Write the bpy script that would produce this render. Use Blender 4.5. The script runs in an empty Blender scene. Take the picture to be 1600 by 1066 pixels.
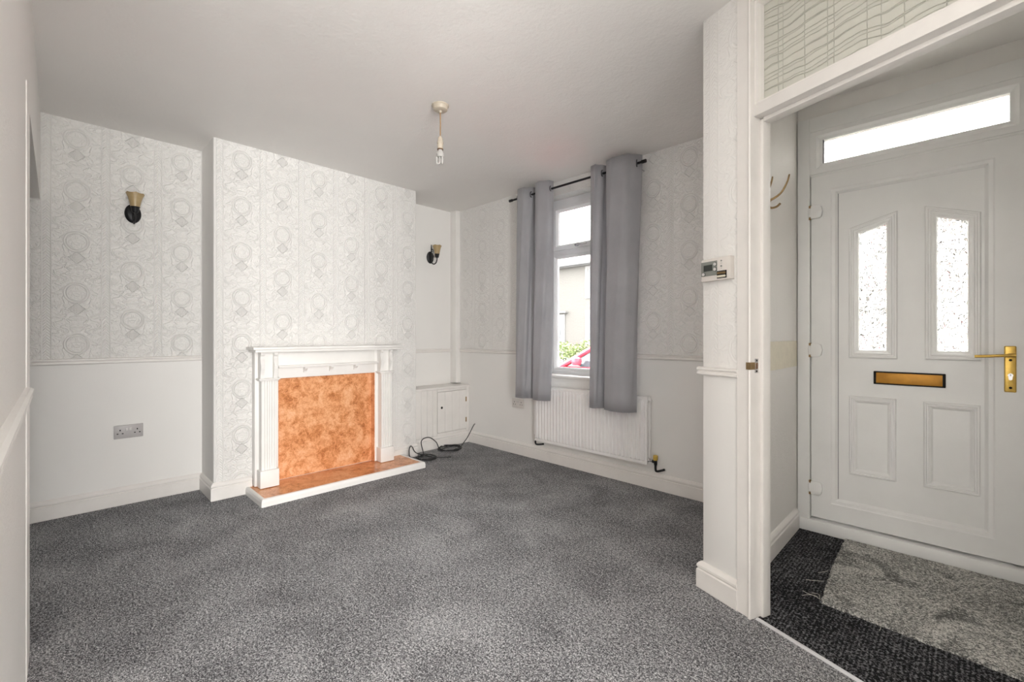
import bpy, bmesh, math, random
from mathutils import Vector, Matrix

random.seed(7)
S = bpy.context.scene
COL = S.collection
PI = math.pi

# ------------------------------------------------------------------ camera
cam_d = bpy.data.cameras.new('camera')
cam = bpy.data.objects.new('camera', cam_d)
COL.objects.link(cam)
cam.location = (0, 0, 1.10)
cam.rotation_euler = (math.radians(90), 0, math.radians(44.8))
cam_d.sensor_width = 36.0
cam_d.lens = 706.0 / 1600 * 36
cam_d.shift_y = -8.5 / 1600
cam_d.clip_start = 0.02
cam_d.clip_end = 200
S.camera = cam

# ------------------------------------------------------------------ world: flat overcast sky
W = bpy.data.worlds.new('overcast')
S.world = W
W.use_nodes = True
bg = W.node_tree.nodes['Background']
bg.inputs[0].default_value = (1.0, 0.985, 0.965, 1)
bg.inputs[1].default_value = 4.4

# added area fill light, out of view to the camera's right, brightening the room
gl_d = bpy.data.lights.new('fill_light', 'AREA')
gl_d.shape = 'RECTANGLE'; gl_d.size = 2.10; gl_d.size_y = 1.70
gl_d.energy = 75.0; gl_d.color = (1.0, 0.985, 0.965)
gl = bpy.data.objects.new('fill_light', gl_d); COL.objects.link(gl)
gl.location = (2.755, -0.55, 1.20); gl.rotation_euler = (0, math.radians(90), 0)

# ------------------------------------------------------------------ exposure
vs = S.view_settings
vs.view_transform = 'Standard'
vs.look = 'None'
vs.exposure = 1.95
vs.gamma = 1.0
vs.use_curve_mapping = False
S.cycles.use_denoising = True
S.cycles.use_adaptive_sampling = False
S.cycles.max_bounces = 9
S.cycles.diffuse_bounces = 6
S.cycles.transparent_max_bounces = 12

# ------------------------------------------------------------------ node helpers
class Ex:
    """a socket one can do arithmetic with"""
    def __init__(s, nt, k): s.nt, s.k = nt, k
    def _m(s, op, *a):
        n = s.nt.nodes.new('ShaderNodeMath'); n.operation = op
        for i, v in enumerate((s,) + a):
            if isinstance(v, Ex): s.nt.links.new(v.k, n.inputs[i])
            else: n.inputs[i].default_value = v
        return Ex(s.nt, n.outputs[0])
    def __add__(s, o): return s._m('ADD', o)
    def __sub__(s, o): return s._m('SUBTRACT', o)
    def __mul__(s, o): return s._m('MULTIPLY', o)
    def __truediv__(s, o): return s._m('DIVIDE', o)
    def abs(s): return s._m('ABSOLUTE')
    def floor(s): return s._m('FLOOR')
    def fract(s): return s._m('FRACT')
    def sin(s): return s._m('SINE')
    def sqrt(s): return s._m('SQRT')
    def lt(s, v): return s._m('LESS_THAN', v)
    def gt(s, v): return s._m('GREATER_THAN', v)
    def max(s, v): return s._m('MAXIMUM', v)
    def min(s, v): return s._m('MINIMUM', v)
    def mod2(s): return s._m('FLOORED_MODULO', 2.0)
    def inv(s): return s * -1.0 + 1.0
    def ridge(s, c, w):            # 1 on s == c, falling to 0 within w
        return ((s - c).abs() * (-1.0 / w) + 1.0).max(0.0)

def new_mat(name):
    m = bpy.data.materials.new(name); m.use_nodes = True
    nt = m.node_tree
    return m, nt, nt.nodes['Principled BSDF']

def coords(nt, kind='Object'):
    n = nt.nodes.new('ShaderNodeTexCoord')
    return n.outputs[kind]

def xyz(nt, sock):
    n = nt.nodes.new('ShaderNodeSeparateXYZ'); nt.links.new(sock, n.inputs[0])
    return [Ex(nt, o) for o in n.outputs]

def vec(nt, x, y, z):
    n = nt.nodes.new('ShaderNodeCombineXYZ')
    for i, v in enumerate((x, y, z)):
        if isinstance(v, Ex): nt.links.new(v.k, n.inputs[i])
        else: n.inputs[i].default_value = v
    return n.outputs[0]

def noise(nt, co, scale, detail=2.0, rough=0.5, dist=0.0):
    n = nt.nodes.new('ShaderNodeTexNoise')
    if co is not None: nt.links.new(co, n.inputs['Vector'])
    n.inputs['Scale'].default_value = scale
    n.inputs['Detail'].default_value = detail
    n.inputs['Roughness'].default_value = rough
    n.inputs['Distortion'].default_value = dist
    return Ex(nt, n.outputs[0])

def ramp(nt, fac, stops, interp='LINEAR'):
    n = nt.nodes.new('ShaderNodeValToRGB'); n.color_ramp.interpolation = interp
    nt.links.new(fac.k, n.inputs[0])
    el = n.color_ramp.elements
    while len(el) < len(stops): el.new(0.5)
    for e_, (p, c) in zip(el, stops):
        e_.position = p; e_.color = (*c, 1)
    return n.outputs[0]

def bump(nt, bs, height, dist, strength=1.0):
    n = nt.nodes.new('ShaderNodeBump')
    n.inputs['Strength'].default_value = strength
    n.inputs['Distance'].default_value = dist
    nt.links.new(height.k, n.inputs['Height'])
    nt.links.new(n.outputs[0], bs.inputs['Normal'])
    return n

def plain(name, col, rough=0.5, metal=0.0, var=0.06, scale=18.0, bmp=0.0, bscale=120.0, **kw):
    """one-colour material with a little uneven tone and optional fine relief"""
    m, nt, bs = new_mat(name)
    co = coords(nt)
    n = noise(nt, co, scale, 4, 0.6)
    lo = tuple(max(0, c * (1 - var)) for c in col); hi = tuple(min(1, c * (1 + var)) for c in col)
    nt.links.new(ramp(nt, n, [(0.3, lo), (0.7, hi)]), bs.inputs['Base Color'])
    bs.inputs['Roughness'].default_value = rough
    bs.inputs['Metallic'].default_value = metal
    if bmp: bump(nt, bs, noise(nt, co, bscale, 3, 0.6), bmp)
    for k, v in kw.items(): bs.inputs[k].default_value = v
    return m

WALLC = (0.84, 0.828, 0.806)

def wallpaper(name, axis, u0, period=0.2645, zlow=-1.0, tone=WALLC, depth=0.0028, umax=None):
    """embossed paper: plaited border strips, ringed medallions and mirrored scrolls; smooth below zlow"""
    m, nt, bs = new_mat(name)
    co = coords(nt)
    c3 = xyz(nt, co)
    u = c3[axis]; z = c3[2]
    un = (u - u0) * (1.0 / period)
    # border strip
    ds = ((un + 0.5).fract() - 0.5) * period
    da = ds.abs()
    strip = da.lt(0.0225)
    edge = da.ridge(0.0205, 0.0045)
    plait = ((z * 1.0 + da * 1.1) * (2 * PI / 0.017)).sin() * da.lt(0.0155) * 0.38
    # panel
    x = (un.fract() - 0.5) * period
    colid = un.floor()
    zz = z + colid.mod2() * 0.158 + (1.363 * -1 + 0.158)
    fz = ((zz * (1 / 0.316)).fract() - 0.5) * 0.316
    r = (x * x + fz * fz * 0.85).sqrt()
    ring = r.ridge(0.058, 0.0055).max(r.ridge(0.046, 0.005)) * 1.25
    ax = x.abs()
    sym = vec(nt, ax, fz, colid * 0.0)
    scr = noise(nt, sym, 24, 1.0, 0.5, 1.5)
    scroll = ((scr - 0.5).abs() * -10.0 + 1.0).max(0.0)
    scr2 = noise(nt, sym, 44, 0.0, 0.5, 0.8)
    scroll2 = ((scr2 - 0.5).abs() * -7.0 + 1.0).max(0.0) * 0.4
    flower = ((noise(nt, sym, 60, 0, 0.5, 0.6) - 0.5).abs() * -7.0 + 1.0).max(0.0) * 0.6
    inside = r.lt(0.042)
    outside = r.gt(0.063)
    dia = ax + (fz + 0.098).abs()
    hatch = (((x + fz) * (2 * PI / 0.012)).sin() * ((x - fz) * (2 * PI / 0.012)).sin()) * 0.45
    indi = dia.lt(0.036)
    body = scroll.max(scroll2) * outside * indi.inv() + flower * inside + hatch * indi + ring + dia.ridge(0.038, 0.003)
    h = (body * strip.inv()) + (edge + plait) * strip
    mask = z.gt(zlow)
    if umax is not None: mask = mask * u.lt(umax)
    fine = noise(nt, co, 160, 3, 0.6)
    h = h * mask + fine * 0.10
    tn = noise(nt, co, 1.7, 3, 0.55)
    lo = tuple(c * 0.965 for c in tone)
    nt.links.new(ramp(nt, tn, [(0.3, lo), (0.7, tone)]), bs.inputs['Base Color'])
    bs.inputs['Roughness'].default_value = 0.52
    bump(nt, bs, h, depth)
    return m

def plaster(name, tone, rough=0.7, dist=0.0015, scale=70.0):
    m, nt, bs = new_mat(name)
    co = coords(nt)
    tn = noise(nt, co, 1.3, 3, 0.55)
    lo = tuple(c * 0.96 for c in tone)
    nt.links.new(ramp(nt, tn, [(0.3, lo), (0.7, tone)]), bs.inputs['Base Color'])
    bs.inputs['Roughness'].default_value = rough
    bump(nt, bs, noise(nt, co, scale, 4, 0.6) + noise(nt, co, 9, 2, 0.5) * 1.5, dist)
    return m

def carpet(name, dark, mid, light, patch=0.25, scale=230.0, ribs=False, stain=False):
    m, nt, bs = new_mat(name)
    co = coords(nt)
    f = noise(nt, co, scale, 2.0, 0.75)
    f2 = noise(nt, co, scale * 0.48, 2.0, 0.6)
    p = noise(nt, co, 3.2, 4, 0.6, 0.4)
    f3 = noise(nt, co, 62.0, 2.0, 0.6)
    fac = f * 0.52 + f2 * 0.34 + f3 * 0.14 + (p - 0.5) * patch
    c3 = xyz(nt, co)
    if ribs:
        fac = fac + ((c3[0] * (2 * PI / 0.013)).sin()) * 0.025
    if stain:
        st = noise(nt, co, 5.0, 3, 0.6, 0.5)
        fac = fac - (st - 0.53).max(0.0) * 0.75
    col = ramp(nt, fac, [(0.42, dark), (0.5, mid), (0.59, light)])
    nt.links.new(col, bs.inputs['Base Color'])
    bs.inputs['Roughness'].default_value = 0.95
    bs.inputs['Specular IOR Level'].default_value = 0.15
    bump(nt, bs, f + f2 * 0.5, 0.006, 0.8)
    return m

def marble(name):
    m, nt, bs = new_mat(name)
    co = coords(nt)
    a = noise(nt, co, 9, 8, 0.72, 0.35)
    v = noise(nt, co, 26, 5, 0.65, 0.7)
    vein = ((v - 0.5).abs() * -15.0 + 1.0).max(0.0)
    v2 = noise(nt, co, 62, 3, 0.6, 0.6)
    vein2 = ((v2 - 0.5).abs() * -10.0 + 1.0).max(0.0)
    f = a - vein * 0.10 - vein2 * 0.06
    nt.links.new(ramp(nt, f, [(0.22, (0.30, 0.085, 0.022)), (0.36, (0.60, 0.235, 0.085)), (0.48, (0.79, 0.385, 0.185)), (0.66, (0.88, 0.55, 0.33))]), bs.inputs['Base Color'])
    bs.inputs['Roughness'].default_value = 0.28
    return m

def clear_glass(name, tint=(1, 1, 1)):
    m = bpy.data.materials.new(name); m.use_nodes = True
    nt = m.node_tree; nt.nodes.remove(nt.nodes['Principled BSDF'])
    out = nt.nodes['Material Output']
    t = nt.nodes.new('ShaderNodeBsdfTransparent'); t.inputs[0].default_value = (*tint, 1)
    g = nt.nodes.new('ShaderNodeBsdfGlossy'); g.inputs['Roughness'].default_value = 0.02
    fr = nt.nodes.new('ShaderNodeFresnel'); fr.inputs[0].default_value = 1.35
    mx = nt.nodes.new('ShaderNodeMixShader')
    nt.links.new(fr.outputs[0], mx.inputs[0]); nt.links.new(t.outputs[0], mx.inputs[1]); nt.links.new(g.outputs[0], mx.inputs[2])
    nt.links.new(mx.outputs[0], out.inputs[0])
    return m

def obscure_glass(name, kind):
    """patterned privacy glass: rough refraction over relief, with some straight-through and diffuse light"""
    m = bpy.data.materials.new(name); m.use_nodes = True
    nt = m.node_tree; nt.nodes.remove(nt.nodes['Principled BSDF'])
    out = nt.nodes['Material Output']
    co = coords(nt)
    c3 = xyz(nt, co)
    if kind == 'crackle':
        vo = nt.nodes.new('ShaderNodeTexVoronoi'); vo.feature = 'DISTANCE_TO_EDGE'
        vo.inputs['Scale'].default_value = 44
        d = nt.nodes.new('ShaderNodeVectorMath'); d.operation = 'MULTIPLY_ADD'
        nz = nt.nodes.new('ShaderNodeTexNoise'); nz.inputs['Scale'].default_value = 30
        nt.links.new(co, nz.inputs['Vector'])
        nt.links.new(nz.outputs['Color'], d.inputs[0]); d.inputs[1].default_value = (0.02, 0.02, 0.02)
        nt.links.new(co, d.inputs[2]); nt.links.new(d.outputs[0], vo.inputs['Vector'])
        h = (Ex(nt, vo.outputs['Distance']) * 7.0).min(1.0)
        dist, rough, mixd = 0.011, 0.06, 0.05
    elif kind == 'stipple':
        h = noise(nt, co, 140, 2, 0.6)
        dist, rough, mixd = 0.004, 0.25, 0.35
    else:                           # 'reeded': wavy near-level lines broken by upright ones
        s, zc = c3[0], c3[2]
        wob = noise(nt, vec(nt, s * 6.0, 0.0, zc * 3.0), 1.0, 2, 0.5)
        colw = noise(nt, vec(nt, s * 30.0, 0.0, 0.0), 0.35, 0, 0.5)
        k = (zc + wob * 0.055 + s * 0.03) * (1 / 0.030)
        line = k.fract().ridge(0.5, 0.07)
        k2 = (zc + wob * 0.05 - s * 0.02) * (1 / 0.041)
        line2 = k2.fract().ridge(0.5, 0.035) * 0.8
        up = ((s + noise(nt, co, 40, 1, 0.5) * 0.004) * (1 / 0.098)).fract().ridge(0.5, 0.014) * 0.7
        up2 = ((s + noise(nt, co, 40, 1, 0.5) * 0.004) * (1 / 0.157)).fract().ridge(0.3, 0.008) * 0.6
        h = line.max(line2).max(up).max(up2)
        dist, rough, mixd = 0.0030, 0.22, 0.75
    bp = nt.nodes.new('ShaderNodeBump'); bp.inputs['Distance'].default_value = dist
    nt.links.new(h.k, bp.inputs['Height'])
    rf = nt.nodes.new('ShaderNodeBsdfRefraction'); rf.inputs['Roughness'].default_value = rough; rf.inputs['IOR'].default_value = 1.40 if kind == 'crackle' else 1.2
    rf.inputs[0].default_value = (0.97, 0.97, 0.95, 1)
    tl = nt.nodes.new('ShaderNodeBsdfTranslucent'); tl.inputs[0].default_value = (0.97, 0.97, 0.90, 1)
    df = nt.nodes.new('ShaderNodeBsdfDiffuse'); df.inputs[0].default_value = (0.92, 0.92, 0.85, 1)
    tr = nt.nodes.new('ShaderNodeBsdfTransparent')
    gl = nt.nodes.new('ShaderNodeBsdfGlossy'); gl.inputs['Roughness'].default_value = 0.12
    for nd in (rf, tl, df, gl): nt.links.new(bp.outputs[0], nd.inputs['Normal'])
    def mix(f, a, b):
        x = nt.nodes.new('ShaderNodeMixShader'); x.inputs[0].default_value = f
        nt.links.new(a, x.inputs[1]); nt.links.new(b, x.inputs[2]); return x.outputs[0]
    dif = mix(0.55 if kind == 'reeded' else 0.2, tl.outputs[0], df.outputs[0])
    sh = mix(mixd, rf.outputs[0], dif)
    sh = mix(0.04, sh, tr.outputs[0])
    sh = mix(0.06, sh, gl.outputs[0])
    nt.links.new(sh, out.inputs[0])
    return m

# ------------------------------------------------------------------ mesh helpers
class MB:
    """collects shapes; build() links them as ONE mesh object"""
    def __init__(s): s.v = []; s.f = []; s.mi = []; s.cur = 0; s.xf = None
    def add(s, vs_, fs):
        b = len(s.v)
        for p in vs_:
            p = Vector(p)
            if s.xf is not None: p = s.xf @ p
            s.v.append(p)
        for f in fs:
            s.f.append([b + i for i in f]); s.mi.append(s.cur)
        return s
    def box(s, x0, x1, y0, y1, z0, z1):
        x0, x1 = min(x0, x1), max(x0, x1); y0, y1 = min(y0, y1), max(y0, y1); z0, z1 = min(z0, z1), max(z0, z1)
        return s.add([(x0, y0, z0), (x1, y0, z0), (x1, y1, z0), (x0, y1, z0), (x0, y0, z1), (x1, y0, z1), (x1, y1, z1), (x0, y1, z1)],
                     [(0, 3, 2, 1), (4, 5, 6, 7), (0, 1, 5, 4), (1, 2, 6, 5), (2, 3, 7, 6), (3, 0, 4, 7)])
    def prism(s, poly, fn, a, b):
        """poly of 2-D points, fn(p, q, t) -> 3-D, extruded t = a..b"""
        n = len(poly)
        vs_ = [fn(p[0], p[1], a) for p in poly] + [fn(p[0], p[1], b) for p in poly]
        fs = [tuple(range(n))[::-1], tuple(range(n, 2 * n))] + [(i, (i + 1) % n, n + (i + 1) % n, n + i) for i in range(n)]
        return s.add(vs_, fs)
    def tube(s, pts, r, seg=10, closed=False, caps=True):
        pts = [Vector(p) for p in pts]; n = len(pts)
        rs = r if isinstance(r, (list, tuple)) else [r] * n
        vs_, fs = [], []
        prev = None
        for i, p in enumerate(pts):
            if closed: t = pts[(i + 1) % n] - pts[i - 1]
            else: t = pts[min(i + 1, n - 1)] - pts[max(i - 1, 0)]
            t.normalize()
            if prev is None:
                up = Vector((0, 0, 1)) if abs(t.z) < 0.9 else Vector((1, 0, 0))
                a = t.cross(up).normalized()
            else:
                a = (prev - t * prev.dot(t)).normalized()
            prev = a
            b = t.cross(a)
            for k in range(seg):
                w = 2 * PI * k / seg
                vs_.append(p + (a * math.cos(w) + b * math.sin(w)) * rs[i])
        m = n if closed else n - 1
        for i in range(m):
            j = (i + 1) % n
            for k in range(seg):
                l = (k + 1) % seg
                fs.append((i * seg + k, i * seg + l, j * seg + l, j * seg + k))
        if caps and not closed:
            fs.append(tuple(range(seg))[::-1]); fs.append(tuple(range((n - 1) * seg, n * seg)))
        return s.add(vs_, fs)
    def lathe(s, prof, seg=24, c=(0, 0, 0), rim=None):
        """prof of (r, z) about the z axis through c"""
        vs_, fs = [], []
        n = len(prof)
        for i, (r, z) in enumerate(prof):
            for k in range(seg):
                w = 2 * PI * k / seg
                rr, zz = (r, z) if rim is None else rim(i, w, r, z)
                vs_.append((c[0] + rr * math.cos(w), c[1] + rr * math.sin(w), c[2] + zz))
        for i in range(n - 1):
            for k in range(seg):
                l = (k + 1) % seg
                fs.append((i * seg + k, i * seg + l, (i + 1) * seg + l, (i + 1) * seg + k))
        if prof[0][0] > 1e-5: fs.append(tuple(range(seg))[::-1])
        if prof[-1][0] > 1e-5: fs.append(tuple(range((n - 1) * seg, n * seg)))
        return s.add(vs_, fs)
    def sweep(s, path, prof):
        """2-D path, profile of (offset to the left, z); mitred corners, capped ends"""
        P = [Vector(p) for p in path]; n = len(P); m = len(prof)
        vs_, fs = [], []
        for i in range(n):
            d0 = (P[i] - P[i - 1]).normalized() if i > 0 else (P[1] - P[0]).normalized()
            d1 = (P[i + 1] - P[i]).normalized() if i < n - 1 else d0
            n0 = Vector((-d0.y, d0.x)); n1 = Vector((-d1.y, d1.x))
            mt = (n0 + n1) / (1 + n0.dot(n1))
            for o, z in prof:
                q = P[i] + mt * o
                vs_.append((q.x, q.y, z))
        for i in range(n - 1):
            for k in range(m):
                l = (k + 1) % m
                fs.append((i * m + k, (i + 1) * m + k, (i + 1) * m + l, i * m + l))
        fs.append(tuple(range(m))); fs.append(tuple(range((n - 1) * m, n * m))[::-1])
        return s.add(vs_, fs)
    def ring(s, poly, prof, fn):
        """closed moulding: poly counter-clockwise 2-D, prof of (inset, height), fn(p, q, h) -> 3-D"""
        n = len(poly); m = len(prof)
        vs_, fs = [], []
        P = [Vector(p) for p in poly]
        for i in range(n):
            d0 = (P[i] - P[i - 1]).normalized(); d1 = (P[(i + 1) % n] - P[i]).normalized()
            n0 = Vector((-d0.y, d0.x)); n1 = Vector((-d1.y, d1.x))
            mt = (n0 + n1) / (1 + n0.dot(n1))
            for o, hh in prof:
                q = P[i] + mt * o
                vs_.append(fn(q.x, q.y, hh))
        for i in range(n):
            j = (i + 1) % n
            for k in range(m - 1):
                fs.append((i * m + k, j * m + k, j * m + k + 1, i * m + k + 1))
        return s.add(vs_, fs)
    def build(s, name, mats, parent=None, local=False, bevel=0.0, seg=2, smooth=False, angle=40):
        if not isinstance(mats, (list, tuple)): mats = [mats]
        me = bpy.data.meshes.new(name)
        off = Vector((0, 0, 0))
        if parent is not None and not local:
            r = parent
            while r.parent is not None: r = r.parent
            off = r.location
        me.from_pydata([tuple(p - off) for p in s.v], [], s.f)
        for m in mats: me.materials.append(m)
        me.polygons.foreach_set('material_index', s.mi)
        bm = bmesh.new(); bm.from_mesh(me)
        bmesh.ops.recalc_face_normals(bm, faces=bm.faces)
        if bevel:
            bmesh.ops.bevel(bm, geom=[e_ for e_ in bm.edges if len(e_.link_faces) == 2 and e_.calc_face_angle(0) > 0.6],
                            offset=bevel, segments=seg, profile=0.5, affect='EDGES', clamp_overlap=True)
        if smooth or bevel:
            for f in bm.faces: f.smooth = True
            for e_ in bm.edges:
                if len(e_.link_faces) == 2 and e_.calc_face_angle(0) > math.radians(angle): e_.smooth = False
        bm.to_mesh(me); bm.free()
        o = bpy.data.objects.new(name, me)
        COL.objects.link(o)
        if parent is not None: o.parent = parent
        return o

def bx(x0, x1, y0, y1, z0, z1): return MB().box(x0, x1, y0, y1, z0, z1)

def tag(o, label, cat=None, group=None, kind=None):
    o['label'] = label
    if cat: o['category'] = cat
    if group: o['group'] = group
    if kind: o['kind'] = kind
    return o

def thing(name, label, cat, loc=(0, 0, 0), rotz=0.0, group=None, kind=None):
    o = bpy.data.objects.new(name, None)
    o.empty_display_size = 0.05
    COL.objects.link(o)
    o.location = loc; o.rotation_euler = (0, 0, rotz)
    return tag(o, label, cat, group, kind)

def struct(o, label, cat): return tag(o, label, cat, None, 'structure')

def catmull(pts, per=8, closed=False):
    P = [Vector(p) for p in pts]; n = len(P); out = []
    rng = range(n if closed else n - 1)
    for i in rng:
        if closed: a, b, c, d = P[i - 1], P[i], P[(i + 1) % n], P[(i + 2) % n]
        else: a, b, c, d = P[max(i - 1, 0)], P[i], P[i + 1], P[min(i + 2, n - 1)]
        for k in range(per):
            t = k / per
            out.append(0.5 * ((2 * b) + (c - a) * t + (2 * a - 5 * b + 4 * c - d) * t * t + (3 * b - a - 3 * c + d) * t ** 3))
    if not closed: out.append(P[-1])
    return out

# ------------------------------------------------------------------ materials
M = {}
M['paper_left'] = wallpaper('paper_left', 1, -0.045, zlow=0.935, umax=1.0)
M['paper_chimney'] = wallpaper('paper_chimney', 1, 0.769, depth=0.0030)
M['paper_window'] = wallpaper('paper_window', 0, -1.437, zlow=0.94, depth=0.0030)
M['paper_partition'] = wallpaper('paper_partition', 0, 0.085, zlow=0.94, depth=0.0009)
M['plain_wall'] = plaster('plain_wall', WALLC)
M['rear_wall'] = plaster('rear_wall', (0.82, 0.80, 0.775), 0.6, 0.002, 110)
M['ceiling'] = plaster('ceiling', (0.87, 0.85, 0.825), 0.8, 0.002, 55)
M['gloss'] = plain('white_gloss_paint', (0.80, 0.775, 0.745), 0.34, var=0.03, scale=9)
M['satin'] = plain('white_satin_paint', (0.84, 0.825, 0.80), 0.42, var=0.03, scale=6)
M['upvc'] = plain('white_upvc', (0.83, 0.83, 0.82), 0.33, var=0.025, scale=5)
M['upvc_grey'] = plain('window_upvc', (0.80, 0.81, 0.82), 0.35, var=0.02, scale=5)
M['rubber'] = plain('grey_gasket', (0.10, 0.10, 0.12), 0.7)
M['carpet'] = carpet('grey_fleck_carpet', (0.022, 0.022, 0.025), (0.185, 0.185, 0.194), (0.74, 0.74, 0.75), 0.10, 300.0)
M['offcut'] = carpet('pale_grey_carpet', (0.11, 0.11, 0.105), (0.37, 0.365, 0.345), (0.78, 0.77, 0.73), 0.20, 210, stain=True)
M['blackmat'] = carpet('black_entrance_mat', (0.006, 0.006, 0.007), (0.012, 0.012, 0.014), (0.20, 0.20, 0.21), 0.12, 190, ribs=True)
M['marble'] = marble('peach_marble')
M['black_iron'] = plain('black_iron', (0.012, 0.012, 0.014), 0.45, 0.3)
M['black_cable'] = plain('black_cable', (0.012, 0.012, 0.013), 0.5)
M['hole'] = plain('dark_hole', (0.012, 0.012, 0.012), 0.9)
M['amber_glass'] = plain('amber_glass', (0.42, 0.31, 0.16), 0.35, var=0.12, scale=30)
M['socket'] = plain('grey_socket_plastic', (0.47, 0.45, 0.45), 0.4, var=0.03)
M['socket_white'] = plain('white_socket_plastic', (0.66, 0.63, 0.60), 0.4, var=0.03)
M['rocker'] = plain('rocker_plastic', (0.62, 0.60, 0.59), 0.35, var=0.03)
M['cream_plastic'] = plain('cream_plastic', (0.52, 0.46, 0.37), 0.45, var=0.06)
M['old_flex'] = plain('brown_flex', (0.36, 0.22, 0.11), 0.6)
M['brown_trim'] = plain('brown_trim', (0.16, 0.09, 0.05), 0.5)
M['bulb'] = plain('frosted_bulb', (0.50, 0.49, 0.47), 0.25, var=0.03)
M['lacquer'] = plain('lacquered_brass', (0.60, 0.40, 0.10), 0.32, 0.85, var=0.12, scale=40)
M['antique'] = plain('antique_brass', (0.36, 0.25, 0.13), 0.38, 0.8, var=0.15, scale=40)
M['letter_gold'] = plain('worn_gold_flap', (0.50, 0.235, 0.030), 0.42, 0.45, var=0.10, scale=25)
M['chrome'] = plain('chrome', (0.72, 0.72, 0.73), 0.2, 0.95, var=0.05)
M['alu'] = plain('aluminium', (0.78, 0.78, 0.80), 0.32, 0.6, var=0.04)
M['radiator'] = plain('radiator_enamel', (0.86, 0.85, 0.84), 0.3, var=0.02)
M['valve_yellow'] = plain('yellow_valve_cap', (0.62, 0.42, 0.08), 0.4, var=0.1)
M['bare_band'] = plain('bare_cream_strip', (0.74, 0.69, 0.57), 0.7, var=0.05, scale=25)
M['lcd'] = plain('grey_lcd', (0.035, 0.040, 0.036), 0.2)
M['fascia'] = plain('grey_green_fascia', (0.21, 0.22, 0.20), 0.45, var=0.04)
M['therm'] = plain('off_white_plastic', (0.70, 0.66, 0.62), 0.45, var=0.04)
M['thread'] = plain('pale_thread', (0.6, 0.58, 0.52), 0.9)
M['glass'] = clear_glass('window_glass', (0.97, 0.98, 0.98))
M['crackle'] = obscure_glass('crackle_glass', 'crackle')
M['stipple'] = obscure_glass('stippled_glass', 'stipple')
M['reeded'] = obscure_glass('reeded_glass', 'reeded')

def curtain_mat():
    m, nt, bs = new_mat('grey_satin_fabric')
    co = coords(nt)
    n = noise(nt, co, 6, 3, 0.5)
    nt.links.new(ramp(nt, n, [(0.3, (0.40, 0.40, 0.425)), (0.7, (0.46, 0.46, 0.485))]), bs.inputs['Base Color'])
    bs.inputs['Roughness'].default_value = 0.48
    bs.inputs['Sheen Weight'].default_value = 0.25
    bump(nt, bs, noise(nt, co, 14, 3, 0.55, 0.5) + noise(nt, co, 700, 1, 0.5) * 0.02, 0.01, 0.5)
    out = nt.nodes['Material Output']
    tl = nt.nodes.new('ShaderNodeBsdfTranslucent'); tl.inputs[0].default_value = (0.42, 0.42, 0.46, 1)
    mx = nt.nodes.new('ShaderNodeMixShader'); mx.inputs[0].default_value = 0.22
    nt.links.new(bs.outputs[0], mx.inputs[1]); nt.links.new(tl.outputs[0], mx.inputs[2]); nt.links.new(mx.outputs[0], out.inputs[0])
    return m
M['curtain'] = curtain_mat()
M['eyelet'] = plain('dark_eyelet', (0.10, 0.10, 0.11), 0.3, 0.8)

# exterior
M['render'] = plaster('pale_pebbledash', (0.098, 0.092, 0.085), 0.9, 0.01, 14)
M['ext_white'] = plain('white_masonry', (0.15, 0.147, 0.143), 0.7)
M['ext_grey'] = plain('gutter_grey', (0.05, 0.05, 0.05), 0.6)
M['roof'] = plain('grey_slate', (0.11, 0.105, 0.10), 0.8, var=0.15, scale=3)
M['ext_pane'] = plain('far_window_pane', (0.05, 0.055, 0.06), 0.15, var=0.1, scale=2)
M['road'] = plain('asphalt', (0.08, 0.08, 0.08), 0.9, var=0.12, scale=2)
M['pavement'] = plain('grey_pavement', (0.16, 0.157, 0.152), 0.9, var=0.12, scale=3)
M['paving'] = plain('pale_concrete_paving', (0.74, 0.72, 0.69), 0.9, var=0.12, scale=3)
M['red_paint'] = plain('red_car_paint', (0.52, 0.045, 0.07), 0.2, var=0.03)
M['car_glass'] = plain('car_glass', (0.06, 0.07, 0.08), 0.08)
M['tyre'] = plain('tyre', (0.02, 0.02, 0.02), 0.8)
M['leaf'] = plain('hedge_leaf', (0.13, 0.17, 0.055), 0.6, var=0.35, scale=8)
M['twig'] = plain('hedge_twig', (0.10, 0.07, 0.05), 0.8)

# ================================================================== THE SETTING
XL, XC, YW = -3.87, -3.53, 3.02            # alcove wall, chimney breast, window wall
YR = -0.07                                 # rear wall
XR = 2.80                                  # right wall
YB = -2.6                                  # end of the rear room
LOB = -0.67                                # lobby side wall
Q = Vector((-0.823, 1.995)); PA = math.radians(-19.6)   # lobby partition
pe = Vector((math.cos(PA), math.sin(PA))); pn = Vector((-pe.y, pe.x))
def pq(s, o): return Q + pe * s + pn * o
PT = 0.085                                 # partition thickness

# floor: living room carpet, black matting in the lobby (both out of convex pieces)
m = MB()
up_ = lambda p, q, t: (p, q, t)
ca_, cb_ = pq(0.10, 0.016), pq(2.45, 0.016)
m.prism([(XL - 0.1, YB), (XR, YB), tuple(pq(3.9, 0.016)), tuple(ca_), (XL - 0.1, ca_.y)], up_, -0.15, 0.0)
m.prism([(XL - 0.1, ca_.y), tuple(ca_), (-0.72, YW + 0.1), (XL - 0.1, YW + 0.1)], up_, -0.15, 0.0)
struct(m.build('floor', M['carpet']), 'mottled grey fleck carpet covering the living room floor', 'floor')
m = MB()
m.prism([tuple(ca_), tuple(cb_), (1.4, YW + 0.05), (-0.72, YW + 0.05)], up_, -0.15, -0.002)
struct(m.build('floor_lobby', M['blackmat']), 'black ribbed entrance matting covering the lobby floor', 'floor')

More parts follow.
